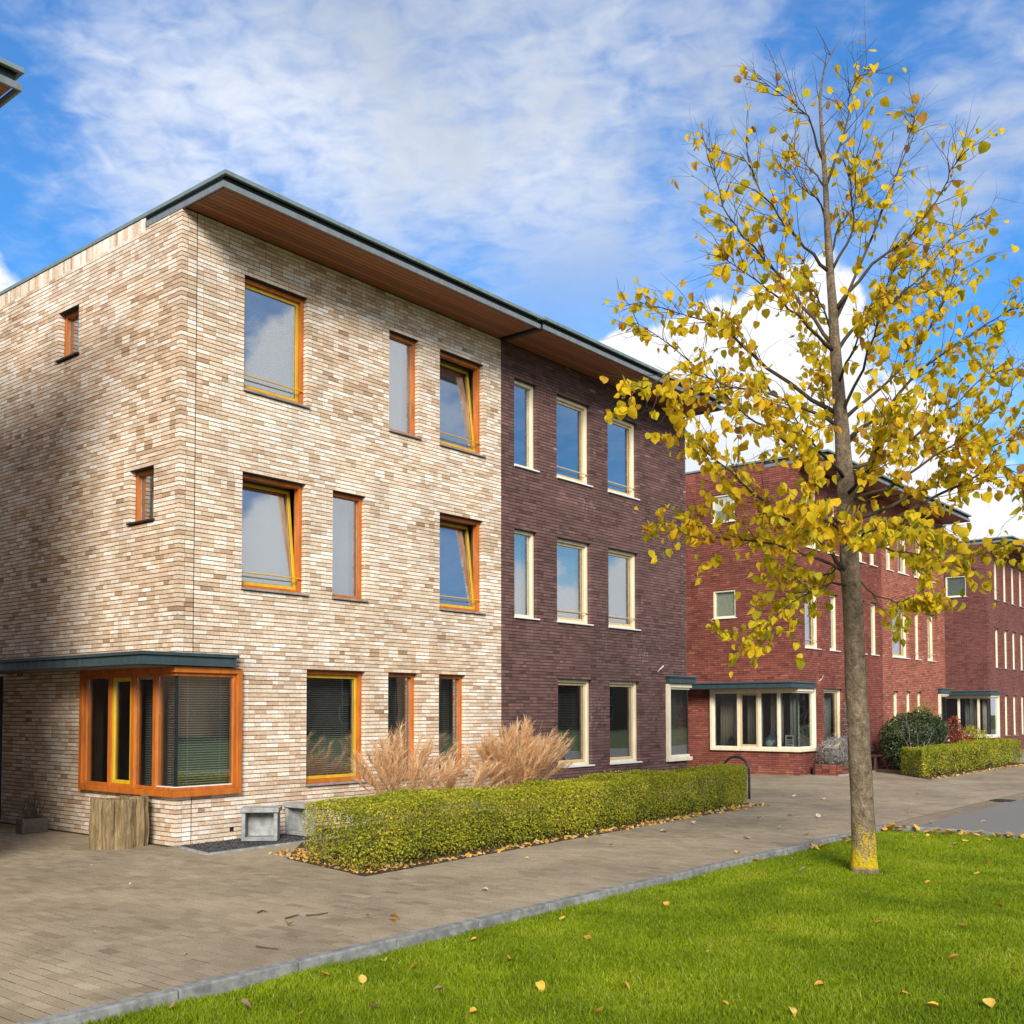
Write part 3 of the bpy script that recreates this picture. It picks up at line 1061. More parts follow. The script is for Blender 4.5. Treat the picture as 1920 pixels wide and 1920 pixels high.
def canopy(house, sgn, xc, a_out, a_in, y_front, y_back, z0=2.47, z1=2.637):
    """flat steel-edged canopy over a corner bay, carried on along the side wall"""
    X = lambda a: xc + sgn * a
    def bx(mb, a0, a1, y0, y1, za, zb):
        x0, x1 = sorted((X(a0), X(a1)))
        return mb.box(x0, x1, y0, y1, za, zb)
    mb = MB()
    for inset, za, zb in ((0.0, z1 - 0.035, z1), (0.035, z0 + 0.03, z1 - 0.036), (0.0, z0, z0 + 0.029)):
        bx(mb, -a_out + inset, a_in - inset, y_front + inset, -0.004, za, zb)
        bx(mb, -a_out + inset, -0.004, -0.003, y_back, za, zb)
    c_ = mb.build('canopy', MAT['steel_teal'], house, bevel=0.004)
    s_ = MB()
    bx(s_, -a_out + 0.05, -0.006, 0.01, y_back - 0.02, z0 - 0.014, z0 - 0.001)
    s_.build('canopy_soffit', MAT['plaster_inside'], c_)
    t_ = MB()
    bx(t_, -a_out - 0.01, a_in + 0.01, y_front - 0.01, -0.004, z1 + 0.001, z1 + 0.012)
    bx(t_, -a_out - 0.01, -0.004, -0.003, y_back, z1 + 0.001, z1 + 0.012)
    t_.build('canopy_trim', MAT['zinc_mid'], c_)
    return c_


def corner_post(house, mat, mort, side_u=True):
    """wall core at the corner, behind the bricks of both faces"""
    mb = MB()
    for za, zb in ((0.0, BAY_Z[0] - 0.003), (BAY_Z[1] + 0.003, 8.86)):
        mb.box(0.0096, 0.0118, 0.0096, 0.296, za, zb)
    return mb.build('wall', MAT[mort], house)


# --- the pale brick house on the corner
h1 = empty('brick_house', (0, 0, 0))
tag(h1, 'three-storey house of mottled cream and tan brick with orange window frames', 'house')
F1 = {'3a': (1.058, 2.235, *r3), '3b': (3.992, 4.695, *r3), '3c': (5.228, 6.400, *r3),
      '2a': (1.050, 2.225, *r2), '2b': (2.771, 3.470, *r2), '2c': (5.230, 6.395, *r2),
      '1a': (2.268, 3.480, *r1), '1b': (3.994, 4.690, *r1), '1c': (5.217, 5.910, *r1)}
W1 = 6.912
S1 = [(0.634, 1.265, 73 * PITCH_Z, 86 * PITCH_Z), (2.807, 3.434, 119 * PITCH_Z, 132 * PITCH_Z)]
vent = (0.885, 0.975, 2 * PITCH_Z, 3 * PITCH_Z)
w = front_wall(h1, W1, list(F1.values()) + [vent], 'brick_beige', 'mortar_dark', 21, (-0.02, 0.985), (0.25,), 190, 'lo', 0.06)
MB().box(0.875, 0.985, 0.03, 0.05, 0.10, 0.21).build('vent', MAT['lintel_dark'], w)
side_wall(h1, 10.0, S1, 'brick_beige', 'mortar_dark', 22, (0.0, 2.42), 110, -0.02)
corner_post(h1, 'brick_beige', 'mortar_dark')
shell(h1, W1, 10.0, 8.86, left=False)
up_blind = ('blind', 'blind_light', 76.0, 0.034, 0.038)
for k, cm, ti, ra, ins in (('3a', 'yellow_paint', 0, True, ('blind', 'blind_light', 62.0, 0.034, 0.034)), ('3b', None, 0, False, up_blind), ('3c', 'yellow_paint', 6.5, True, ('blind', 'blind_light', 76.0, 0.034, 0.038)),
                           ('2a', 'yellow_paint', 6.5, True, up_blind), ('2b', None, 0, False, ('blind', 'blind_light', 76.0, 0.034, 0.038)), ('2c', 'yellow_paint', 6.5, True, up_blind),
                           ('1a', 'yellow_paint', 0, False, ('blind', 'blind_grey', 12.0)), ('1b', None, 0, False, ('blind', 'blind_dark', 12.0)), ('1c', None, 0, False, ('blind', 'blind_dark', 12.0))):
    window(h1, F1[k], *FRONT, 'orange_paint', cm, ti, ra, ins)
for a, b, c_, d_ in S1:
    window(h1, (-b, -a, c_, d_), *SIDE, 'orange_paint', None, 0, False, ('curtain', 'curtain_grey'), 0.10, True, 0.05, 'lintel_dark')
bay, X = corner_bay(h1, 1, 0.0, 1.03, 2.46, 'orange_paint', 'yellow_paint')
blind(bay, 0.10, 0.93, 0.80, 2.33, 0.13, 'blind_grey', 14.0)
blind(bay, -0.40, -0.10, 0.80, 2.33, 0.13, 'blind_grey', 14.0, loc=SIDE[0], rot=SIDE[1])
blind(bay, -0.97, -0.52, 0.80, 2.33, 0.13, 'blind_dark', 14.0, loc=SIDE[0], rot=SIDE[1])
canopy(h1, 1, 0.0, 0.62, 0.92, -0.15, 5.0)
roof_slab(h1, 0.0, W1, -1.02, 10.0)

# --- the purple brick house joined to it
X2 = 6.926
h2 = empty('brick_house', (X2, 0, 0))
tag(h2, 'three-storey house of dark purple-brown brick with cream window frames', 'house')
W2 = 13.77 - X2
L = lambda a: a - X2
F2 = {'3a': (L(7.310), L(8.010), *r3), '3b': (L(8.662), L(9.835), *r3), '3c': (L(10.485), L(11.655), *r3),
      '2a': (L(7.310), L(8.010), *r2), '2b': (L(8.662), L(9.835), *r2), '2c': (L(10.490), L(11.660), *r2),
      '1a': (L(8.680), L(9.860), *r1), '1b': (L(10.515), L(11.690), *r1)}
w = front_wall(h2, W2, F2.values(), 'brick_purple', 'mortar_grey', 31, (L(12.83), W2 + 0.02), (L(13.52),), 300, None, -0.08, 0.17)
shell(h2, W2, 10.0, 8.86)
sky_blind = ('blind', 'blind_light', 60.0, 0.034, 0.034)
for k, cm, ra, ins in (('3a', None, False, None), ('3b', 'buff_paint', True, None), ('3c', 'buff_paint', True, None),
                       ('2a', None, False, sky_blind), ('2b', 'buff_paint', True, sky_blind), ('2c', 'buff_paint', True, None),
                       ('1a', 'buff_paint', False, ('blind', 'blind_dark', 10.0)), ('1b', 'buff_paint', False, None)):
    window(h2, F2[k], *FRONT, 'cream_paint', cm, 0, ra, ins, sill_mat='white_gloss')
bay, X = corner_bay(h2, -1, W2, 0.97, 2.46, 'cream_paint', 'buff_paint')
canopy(h2, -1, W2, 0.25, 1.0, -0.15, 5.0)
roof_slab(h2, 0.0, W2 + 0.02, -1.06, 10.0, end_lo=False, end_hi=True)
MB().box(-0.05, 0.05, -1.0, -0.01, 8.865, 8.90).build('eave_divider', MAT['dark_metal'], h2)
MB().tube([(L(12.46), 0.0, 2.72), (L(12.44), -0.07, 2.78), (L(12.50), -0.13, 2.86)], 0.012, 6).build('wall_bracket', MAT['white_gloss'], h2)

# --- the red pair beyond the drive
X3 = 19.85
h3 = empty('brick_house', (X3, 0, 0))
tag(h3, 'deep red brick house with a cream corner bay beside the purple house', 'house')
W3 = 26.5 - X3
L = lambda a: a - X3
F3 = {'2a': (L(20.44), L(21.46), *r2), '2b': (L(22.20), L(22.86), *r2), '2c': (L(24.50), L(25.05), *r2), '2d': (L(25.52), L(26.10), *r2),
      '3a': (L(20.42), L(21.46), *r3), '3b': (L(22.12), L(22.84), *r3), '3c': (L(24.50), L(25.05), *r3), '3d': (L(25.50), L(26.06), *r3),
      '1a': (L(21.70), L(23.12), *r1)}
S3 = [(1.88, 2.63, 73 * PITCH_Z, 87 * PITCH_Z), (1.88, 2.63, 119 * PITCH_Z, 133 * PITCH_Z)]
front_wall(h3, W3, F3.values(), 'brick_red', 'mortar_red', 41, (-0.02, 1.06), (0.25,), 0, 'lo', 0.0, 0.2)
side_wall(h3, 10.0, S3, 'brick_red', 'mortar_red', 42, (0.0, 2.66), 0, 0.0, 0.2)
corner_post(h3, 'brick_red', 'mortar_red')
shell(h3, W3, 10.0, 8.86, left=False)
for k, op in F3.items():
    wide = op[1] - op[0] > 0.9
    window(h3, op, *FRONT, 'cream_paint', 'buff_paint' if wide else None, 0, wide and k[0] != '1', ('curtain', 'curtain_grey') if k == '1a' else sky_blind, sill_mat='white_gloss')
for a, b, c_, d_ in S3:
    wn = window(h3, (-b, -a, c_, d_), *SIDE, 'cream_paint', None, 0, False, None, 0.03, True, 0.05, 'white_gloss')
    MB().box(-b + 0.03, -a - 0.03, 0.125, 0.130, c_ + 0.05, d_ - 0.04).build('roller_blind', MAT['curtain_green'], wn)
bay, X = corner_bay(h3, 1, 0.0, 1.10, 2.72, 'cream_paint', 'buff_paint', True, (0.50, 1.10, 1.76))
for a, b, m_ in ((2.05, 2.62, 'curtain_beige'), (1.25, 1.75, 'curtain_beige'), (0.62, 1.00, 'curtain_beige'), (0.22, 0.42, 'curtain_grey')):
    curtain(bay, -b, -a, 0.72, 2.40, 0.42, m_, loc=SIDE[0], rot=SIDE[1])
curtain(bay, 0.45, 1.0, 0.72, 2.40, 0.40, 'curtain_green')
canopy(h3, 1, 0.0, 0.62, 1.0, -0.15, 5.0)
roof_slab(h3, 0.0, W3, -1.02, 10.0, zt=9.11)
MB().tube([(1.55, 0.0, 2.70), (1.57, -0.07, 2.76), (1.51, -0.13, 2.84)], 0.012, 6).build('wall_bracket', MAT['white_gloss'], h3)

X3b = 26.512
h4 = empty('brick_house', (X3b, 0, 0))
tag(h4, 'orange-red brick house behind the dark evergreen shrub', 'house')
W3b = 32.95 - X3b
L = lambda a: a - X3b
F4 = {'2a': (L(27.42), L(29.00), *r2), '2b': (L(29.68), L(30.24), *r2), '2c': (L(30.98), L(31.80), *r2),
      '3a': (L(26.95), L(27.55), *r3), '3b': (L(28.06), L(29.05), *r3), '3c': (L(29.68), L(30.64), *r3), '3d': (L(31.30), L(31.88), *r3),
      '1a': (L(27.44), L(27.98), *r1), '1b': (L(28.70), L(29.22), *r1), '1c': (L(29.80), L(30.32), *r1)}
front_wall(h4, W3b, F4.values(), 'brick_orange_red', 'mortar_red', 51, (L(32.10), W3b + 0.02), (), 0, None, 0.0, 0.2)
shell(h4, W3b, 10.0, 8.86)
for k, op in F4.items():
    wide = op[1] - op[0] > 0.8
    window(h4, op, *FRONT, 'cream_paint', 'buff_paint' if wide else None, 0, k in ('2b', '2c'), None if k[0] == '1' else sky_blind, sill_mat='white_gloss')
corner_bay(h4, -1, W3b, 0.88, 2.46, 'cream_paint', 'buff_paint')
canopy(h4, -1, W3b, 0.25, 0.95, -0.15, 5.0)
roof_slab(h4, 0.012, W3b, -1.05, 10.0, end_lo=False, end_hi=True, zt=9.11)

X4 = 38.75
h5 = empty('brick_house', (X4, 0, 0))
tag(h5, 'brown-red brick house with rows of narrow cream windows past the second hedge', 'house')
L = lambda a: a - X4
F5 = []
for a in (39.72, 41.12, 42.42, 43.76, 45.1, 46.5):
    F5 += [(L(a), L(a) + 0.62, *r2), (L(a), L(a) + 0.62, *r3)]
for a in (41.0, 42.35, 43.7, 45.0):
    F5.append((L(a), L(a) + 0.62, *r1))
S5 = [(0.88, 1.74, 107 * PITCH_Z, 122 * PITCH_Z)]
front_wall(h5, 12.0, F5, 'brick_dark_red', 'mortar_red', 61, (-0.02, 1.06), (), 0, 'lo', 0.0, 0.15)
side_wall(h5, 10.0, S5, 'brick_dark_red', 'mortar_red', 62, (0.0, 2.3), 0, -0.1, 0.15)
corner_post(h5, 'brick_dark_red', 'mortar_red')
shell(h5, 12.0, 10.0, 8.86, left=False)
for op in F5:
    window(h5, op, *FRONT, 'cream_paint', None, 0, False, None if op[2] < 1 else sky_blind, sill_mat='sill_stone')
for a, b, c_, d_ in S5:
    wn = window(h5, (-b, -a, c_, d_), *SIDE, 'cream_paint', None, 0, False, None, 0.03, True, 0.05, 'white_gloss')
    MB().box(-b + 0.03, -a - 0.03, 0.125, 0.130, c_ + 0.05, d_ - 0.04).build('roller_blind', MAT['curtain_grey'], wn)
bay, X = corner_bay(h5, 1, 0.0, 1.10, 2.34, 'cream_paint', None, True, (0.42, 1.22, 1.95), case_ix=9)
curtain(bay, -1.15, -0.62, 0.72, 2.40, 0.40, 'curtain_grey', loc=SIDE[0], rot=SIDE[1])
curtain(bay, 0.35, 0.9, 0.72, 2.40, 0.40, 'curtain_green')
canopy(h5, 1, 0.0, 0.45, 1.0, -0.15, 5.0)
roof_slab(h5, 0.0, 12.0, -1.02, 10.0)

# --- the neighbour across the narrow drive: only the tip of its eave shows
hn = empty('brick_house', (-16.5, 0, 0))
tag(hn, 'house across the narrow drive with only a dark eave corner showing', 'house')
WN = 13.66
wn_ = MB().box(0, WN, 0.0, 0.3, 0, 8.9).build('wall', MAT['brick_beige'], hn)
MB().box(WN - 0.3, WN, 0.302, 10.0, 0, 8.9).build('wall', MAT['brick_beige'], hn)
MB().box(0, WN - 0.302, 9.7, 10.0, 0, 8.9).build('wall', MAT['brick_beige'], hn)
MB().box(0, 0.3, 0.302, 9.698, 0, 8.9).build('wall', MAT['brick_beige'], hn)
roof_slab(hn, 0.0, WN + 0.07, -1.10, 10.0, end_lo=True, end_hi=True, zt=9.12)

# --- timber gate at the back of the drive
gate = empty('timber_gate', (-2.83, 5.08, 0))
tag(gate, 'dark brown plank gate closing the drive under the canopy', 'gate')
MB().box(0.0, 2.82, 0.03, 0.07, 0.15, 0.25).box(0.0, 2.82, 0.03, 0.07, 2.1, 2.2).build('cross_rail', MAT['door_brown'], gate)
pl = MB().box(0.003, 0.172, 0.0, 0.029, 0.03, 2.43).mesh('plank', MAT['door_brown'])
for k in range(16):
    link('plank', pl, gate, (0.005 + k * 0.1755, rng.normal(0, 0.002), 0))

# --- houses on the far side of the lawn, mirrored in the upper windows
for k, (x, wd, hh) in enumerate(((-28, 16, 8.5), (-6, 18, 8.0), (18, 17, 9.0), (42, 18, 8.2), (66, 18, 8.6), (88, 17, 8.0), (108, 18, 9.4), (130, 18, 8.4), (152, 18, 8.8), (176, 18, 8.2), (200, 18, 9.0))):
    g_ = empty('gabled_house', (x, -66, 0))
    tag(g_, 'gabled house across the lawn, seen only mirrored in the window panes', 'house', 'houses mirrored in the windows')
    MB().box(0, wd, 0, 9, -0.3, 5.6).build('wall', MAT['mortar_dark'], g_)
    MB().add([(-0.3, -0.5, 5.55), (wd + 0.3, -0.5, 5.55), (wd + 0.3, 9.5, 5.55), (-0.3, 9.5, 5.55), (-0.3, 4.5, hh + 1.5), (wd + 0.3, 4.5, hh + 1.5)],
             [(0, 1, 5, 4), (2, 3, 4, 5), (0, 4, 3), (1, 2, 5), (0, 3, 2, 1)]).build('roof', MAT['dark_metal'], g_)
    for i in range(4):
        for z in (0.8, 3.3):
            wx = 1.5 + i * (wd - 3.6) / 3
            fr_ = MB().frame(wx, wx + 1.2, z, z + 1.5, 0.08, 0.0, 0.08).build('window', MAT['sill_stone'], g_, (0, 9.0, 0))
            MB().box(wx + 0.08, wx + 1.12, 0.02, 0.04, z + 0.08, z + 1.42).build('pane', MAT['seal_black'], fr_)

# ------------------------------------------------------------------ the lime tree on the lawn
def pix(u, v, depth):
    """point of the scene seen at photograph pixel (u, v) at a given distance along the view axis"""
    return CAM + (FW + RT * ((u - 960.0) / 1982.41) + UP * ((1251.27 - v) / 1982.41)) * depth


TD = 12.52
tr = random.Random(5)
tree = empty('lime_tree', (4.12, -7.985, LAWN_Z))
tag(tree, 'young lime tree with sparse yellow autumn leaves and lichen on its foot', 'tree')
T0 = Vector(tree.location)
trunk_px = [(1623, 1655, 52), (1622, 1640, 49), (1620, 1600, 46), (1617, 1500, 44), (1612, 1400, 43), (1606, 1300, 41), (1602, 1200, 39), (1596, 1100, 38), (1589, 1000, 35), (1585, 930, 34), (1583, 870, 32),
            (1577, 790, 27), (1570, 700, 23), (1563, 600, 19), (1556, 500, 15), (1550, 400, 12), (1546, 320, 9.5), (1540, 240, 7), (1537, 180, 5), (1545, 130, 3.2), (1562, 95, 2.2), (1582, 62, 1.2)]
tp = [pix(u, v, TD) for u, v, w_ in trunk_px]
trd = [0.94 * w_ / 2 * TD / 1982.41 for u, v, w_ in trunk_px]
# denser rings so that the trunk can wobble
tpts, trad = [], []
for i in range(len(tp) - 1):
    for k in range(4):
        q = k / 4
        tpts.append(tp[i].lerp(tp[i + 1], q)); trad.append(trd[i] * (1 - q) + trd[i + 1] * q)
tpts.append(tp[-1]); trad.append(trd[-1])
mb = MB()
n = 20
vs_, fs_ = [], []
for i, (p, r_) in enumerate(zip(tpts, trad)):
    for k in range(n):
        a = 2 * math.pi * k / n
        h = p.z
        flare = 1.0 + 0.22 * math.exp(-(h + 0.085) * 7.0) * (0.6 + 0.4 * math.sin(3 * a + 1.0))
        wob = 1 + 0.05 * math.sin(3 * a + h * 1.3) + 0.035 * math.sin(7 * a - h * 5.0) + 0.03 * math.sin(h * 9.0 + a)
        for (kh, ka, kr) in ((2.62, 3.9, 0.13), (1.95, 4.3, 0.16), (3.3, 4.0, 0.10)):     # knots where limbs were cut
            dd = ((h - kh) / 0.07) ** 2 + ((math.atan2(math.sin(a - ka), math.cos(a - ka))) / 0.35) ** 2
            wob += kr * math.exp(-dd)
        vs_.append(p + Vector((math.cos(a), math.sin(a), 0)) * r_ * flare * wob - T0)
for i in range(len(tpts) - 1):
    for k in range(n):
        fs_.append((i * n + k, i * n + (k + 1) % n, (i + 1) * n + (k + 1) % n, (i + 1) * n + k))
fs_.append(tuple((len(tpts) - 1) * n + k for k in range(n)))
trunk = MB().add(vs_, fs_).build('trunk', MAT['bark'], tree, smooth=True)

limbs = [  # traced limbs: pixels from the trunk outwards, depth of the tip in metres towards/away, first radius in pixels
    ([(1592, 1085), (1557, 1030), (1463, 964), (1429, 936), (1393, 908), (1322, 846), (1290, 815), (1262, 770)], -0.7, 6.5),
    ([(1584, 885), (1557, 874), (1494, 842), (1447, 811), (1400, 780), (1334, 713), (1239, 634), (1195, 606)], 0.9, 6.5),
    ([(1590, 1075), (1540, 1050), (1450, 1020), (1390, 1012), (1330, 1005), (1296, 978), (1240, 985)], 0.5, 5),
    ([(1572, 800), (1496, 761), (1421, 733), (1366, 725), (1270, 690), (1190, 735)], -1.2, 5.5),
    ([(1570, 775), (1437, 690), (1374, 630), (1338, 602), (1271, 587), (1190, 562)], 0.4, 6),
    ([(1566, 660), (1516, 614), (1461, 559), (1397, 511), (1340, 475)], -0.9, 5.5),
    ([(1566, 650), (1504, 575), (1461, 515), (1390, 440), (1354, 385), (1340, 320), (1332, 280)], 0.6, 5.5),
    ([(1556, 510), (1508, 464), (1461, 408), (1417, 337), (1388, 286)], -0.4, 5),
    ([(1546, 350), (1520, 318), (1498, 290), (1480, 268)], 0.3, 3),
    ([(1543, 300), (1516, 218), (1469, 179), (1425, 147)], -0.3, 3.6),
    ([(1548, 350), (1580, 258), (1592, 210), (1595, 155), (1635, 122)], 0.3, 4),
    ([(1558, 510), (1600, 430), (1596, 360), (1594, 320), (1610, 280)], -0.5, 4),
    ([(1566, 600), (1615, 491), (1671, 357), (1702, 274), (1714, 212)], 0.5, 5),
    ([(1564, 585), (1635, 495), (1714, 436), (1778, 337), (1795, 300)], -0.8, 5.5),
    ([(1568, 660), (1615, 602), (1671, 567), (1734, 515), (1778, 452), (1830, 400)], 1.0, 5.5),
    ([(1576, 785), (1619, 693), (1647, 594), (1670, 520), (1700, 450)], -1.1, 5),
    ([(1578, 790), (1655, 725), (1722, 654), (1770, 563), (1800, 500)], 0.7, 5.5),
    ([(1584, 830), (1671, 757), (1726, 693), (1793, 646), (1873, 594), (1915, 575)], -0.6, 6),
    ([(1588, 876), (1650, 861), (1721, 814), (1757, 780), (1850, 700), (1900, 690)], 1.2, 6),
    ([(1592, 940), (1665, 917), (1751, 855), (1809, 816), (1900, 740)], -1.0, 6),
    ([(1594, 978), (1665, 952), (1766, 902), (1811, 857), (1912, 817), (1960, 800)], 0.3, 6.5),
    ([(1596, 1005), (1635, 990), (1729, 943), (1837, 889), (1867, 864), (1907, 894), (1930, 930)], -0.5, 6.5),
    ([(1598, 1032), (1640, 1026), (1700, 1035), (1747, 1044), (1800, 1046), (1880, 1036)], 0.8, 4.5),
    ([(1600, 1080), (1642, 1117), (1690, 1135), (1730, 1130)], -0.4, 3.5),
    ([(1597, 1100), (1560, 1092), (1500, 1120), (1450, 1160), (1400, 1190)], -0.6, 4),
    ([(1592, 1040), (1560, 1075), (1520, 1090), (1470, 1085)], 0.7, 3.5),
    ([(1584, 900), (1540, 850), (1500, 800), (1470, 740)], -1.7, 5.5),
    ([(1586, 930), (1630, 880), (1660, 800), (1690, 740)], -1.8, 5.5),
    ([(1580, 840), (1550, 780), (1540, 700), (1520, 640)], 1.8, 5),
    ([(1586, 940), (1620, 900), (1640, 840), (1665, 790)], 1.8, 5),
    ([(1590, 1020), (1570, 990), (1530, 970), (1500, 940)], -1.9, 5),
    ([(1592, 1030), (1620, 1000), (1680, 980), (1740, 990)], -1.9, 5),
    ([(1590, 1000), (1560, 970), (1520, 990), (1450, 1010)], 1.8, 5),
    ([(1572, 720), (1600, 660), (1620, 600), (1640, 560)], -1.4, 4.5),
    ([(1566, 640), (1545, 580), (1520, 540), (1500, 480)], 1.3, 4),
    ([(1556, 480), (1575, 420), (1600, 390), (1640, 300)], 0.9, 3.6),
    ([(1550, 420), (1530, 370), (1500, 350), (1470, 310)], 0.8, 3.2),
]
wood = MB()
twigs = []          # (points) of fine twigs that carry leaves
R_PX = TD / 1982.41


def wander(p, dr, length, n_, up, rr):
    pts = [p.copy()]
    dr = dr.normalized()
    for i in range(n_):
        dr = (dr + Vector((rr.gauss(0, 0.16), rr.gauss(0, 0.16), rr.gauss(0, 0.16) + up))).normalized()
        p = p + dr * (length / n_)
        pts.append(p.copy())
    return pts


for pxs, tip_d, rpx in limbs:
    raw = []
    for i, (u, v_) in enumerate(pxs):
        q = i / (len(pxs) - 1)
        raw.append(pix(u, v_, TD + tip_d * (q ** 0.9)))
    # subdivide with a little jitter
    pts = []
    for i in range(len(raw) - 1):
        for k in range(3):
            e = raw[i].lerp(raw[i + 1], k / 3)
            if k: e = e + Vector((tr.gauss(0, 0.012), tr.gauss(0, 0.012), tr.gauss(0, 0.012)))
            pts.append(e)
    pts.append(raw[-1])
    n = len(pts)
    r0 = rpx * R_PX * 0.80
    rad = [max(0.0035, r0 * (1 - 0.92 * (i / (n - 1)) ** 0.62)) for i in range(n)]
    wood.tube([p - T0 for p in pts], rad, 7, tone=tr.random() * 0.5)
    ln = sum((pts[i + 1] - pts[i]).length for i in range(n - 1))
    # side shoots: long, thin, swept the way the limb grows
    m_ = int(4 + ln * 9.0)
    for k in range(m_):
        q = 0.24 + 0.76 * (k + tr.random()) / m_
        i = min(n - 2, int(q * (n - 1)))
        p = pts[i].lerp(pts[i + 1], tr.random())
        d0 = (pts[i + 1] - pts[i]).normalized()
        sd = Vector((tr.gauss(0, 1), tr.gauss(0, 1), tr.gauss(0, 0.8)))
        sd = (sd - d0 * sd.dot(d0)).normalized()
        dr = d0 * 0.95 + sd * 0.72 + Vector((0, 0, 0.10))
        le = tr.uniform(0.30, 0.95) * (1.15 - 0.5 * q) * min(1.0, 0.45 + ln / 3)
        sp_ = wander(p, dr, le, 6, 0.015, tr)
        wood.tube([a - T0 for a in sp_], [max(0.0016, 0.0055 * (1 - 0.75 * j / 6)) for j in range(7)], 4, False, tr.random())
        twigs.append(sp_)
        for kk in range(tr.choice((1, 2, 3, 3))):
            j = tr.randrange(1, 6)
            d1 = (sp_[j + 1] - sp_[j]).normalized() + Vector((tr.gauss(0, 0.6), tr.gauss(0, 0.6), tr.gauss(0, 0.5)))
            tw = wander(sp_[j], d1, tr.uniform(0.12, 0.42), 4, 0.0, tr)
            wood.tube([a - T0 for a in tw], [0.0024, 0.0021, 0.0018, 0.0015, 0.0010], 3, False, tr.random())
            twigs.append(tw)
    twigs.append(pts[-5:])
# bare shoots round the leader
for k in range(16):
    i = tr.randrange(52, len(tpts) - 2)
    p = tpts[i]
    dr = Vector((tr.gauss(0, 1), tr.gauss(0, 1), 1.1 + tr.random()))
    sp_ = wander(p, dr, tr.uniform(0.15, 0.55), 4, 0.08, tr)
    wood.tube([a - T0 for a in sp_], [0.005, 0.004, 0.0032, 0.0025, 0.0016], 4, False, tr.random())
    if tr.random() < 0.5: twigs.append(sp_)
wood.build('branches', MAT['branch_bark'], tree, smooth=True)

# leaves: heart-shaped blades hanging from their stalks
def leaf_geom(w_, h_, fold, curl):
    """blade in its own frame: stalk at origin, tip towards -z, width along x"""
    prof = [(0.0, 0.02), (0.10, 0.40), (0.35, 0.50), (0.62, 0.40), (0.85, 0.18), (1.0, 0.0)]
    vs_ = []
    for q, hw in prof:
        z = -q * h_
        y = curl * h_ * q * q
        vs_.append((-hw * w_, y + fold * hw * w_, z + (0.06 * h_ if q == 0.10 else 0)))
        vs_.append((0.0, y, z))
        vs_.append((hw * w_, y + fold * hw * w_, z + (0.06 * h_ if q == 0.10 else 0)))
    fs_ = []
    for i in range(len(prof) - 1):
        a = 3 * i
        fs_ += [(a, a + 1, a + 4, a + 3), (a + 1, a + 2, a + 5, a + 4)]
    return np.array(vs_, np.float32), np.array(fs_, np.int32)


LV = [leaf_geom(0.118, 0.125, 0.35, 0.18), leaf_geom(0.105, 0.12, 0.75, -0.22), leaf_geom(0.125, 0.13, 0.15, 0.35), leaf_geom(0.09, 0.12, 1.1, 0.1)]
lr = np.random.default_rng(77)
leaves = []         # (pos, rot matrix, scale, variant, tone)
for tw in twigs:
    zc = tw[0].z
    full = np.clip((9.4 - zc) / 4.2, 0.26, 1.22)        # the top has shed most of its leaves
    tl_ = sum((tw[j + 1] - tw[j]).length for j in range(len(tw) - 1))
    cnt = lr.poisson(7.0 * full * tl_)
    for _ in range(cnt):
        j = lr.integers(0, len(tw) - 1)
        p = tw[j].lerp(tw[j + 1], float(lr.random()))
        ax = min(tpts, key=lambda c_: abs(c_.z - p.z))
        if math.hypot(p.x - ax.x, p.y - ax.y) < 0.38 and lr.random() < 0.8: continue
        leaves.append((p + Vector((lr.normal(0, 0.02), lr.normal(0, 0.02), -abs(lr.normal(0.02, 0.02)))), zc))
recs = []
for p, zc in leaves:
    M = Matrix.Rotation(lr.uniform(0, 2 * math.pi), 3, 'Z') @ Matrix.Rotation(lr.normal(0.1, 0.5), 3, 'X') @ Matrix.Rotation(lr.normal(0, 0.4), 3, 'Y')
    tone_ = float(np.clip(lr.normal(0.55 if zc > 3.8 else 0.36, 0.24), 0.01, 0.99))
    recs.append((p, M, float(np.clip(lr.normal(0.76, 0.20), 0.36, 1.15)), int(lr.integers(0, 4)), tone_))
P_ = np.array([r[0] for r in recs])
ar_ = cam_area(P_, np.array([r[2] for r in recs]) ** 2)
single = set(np.argsort(-ar_)[:300].tolist())
lmesh = {}
vv, ff, tt = [], [], []
base = 0
for i, (p, M, sc_, va, to) in enumerate(recs):
    if i in single:
        key = (va, int(to * 8))
        if key not in lmesh:
            lmesh[key] = np_mesh('leaf', LV[va][0], LV[va][1], MAT['tree_leaf'], np.full(len(LV[va][1]), (key[1] + 0.5) / 8), True)
        o = link('leaf', lmesh[key], tree)
        o.matrix_local = Matrix.Translation(p - T0) @ M.to_4x4() @ Matrix.Scale(sc_, 4)
    else:
        v_, f_ = LV[va]
        vv.append(v_ * sc_ @ np.array(M).T + np.array(p - T0))
        ff.append(f_ + base); base += len(v_)
        tt.append(np.full(len(f_), to))
o = link('foliage', np_mesh('foliage', np.concatenate(vv), np.concatenate(ff), MAT['tree_leaf'], np.concatenate(tt), True), tree)
o['kind'] = 'stuff'
print('tree leaves', len(recs), 'twigs', len(twigs))


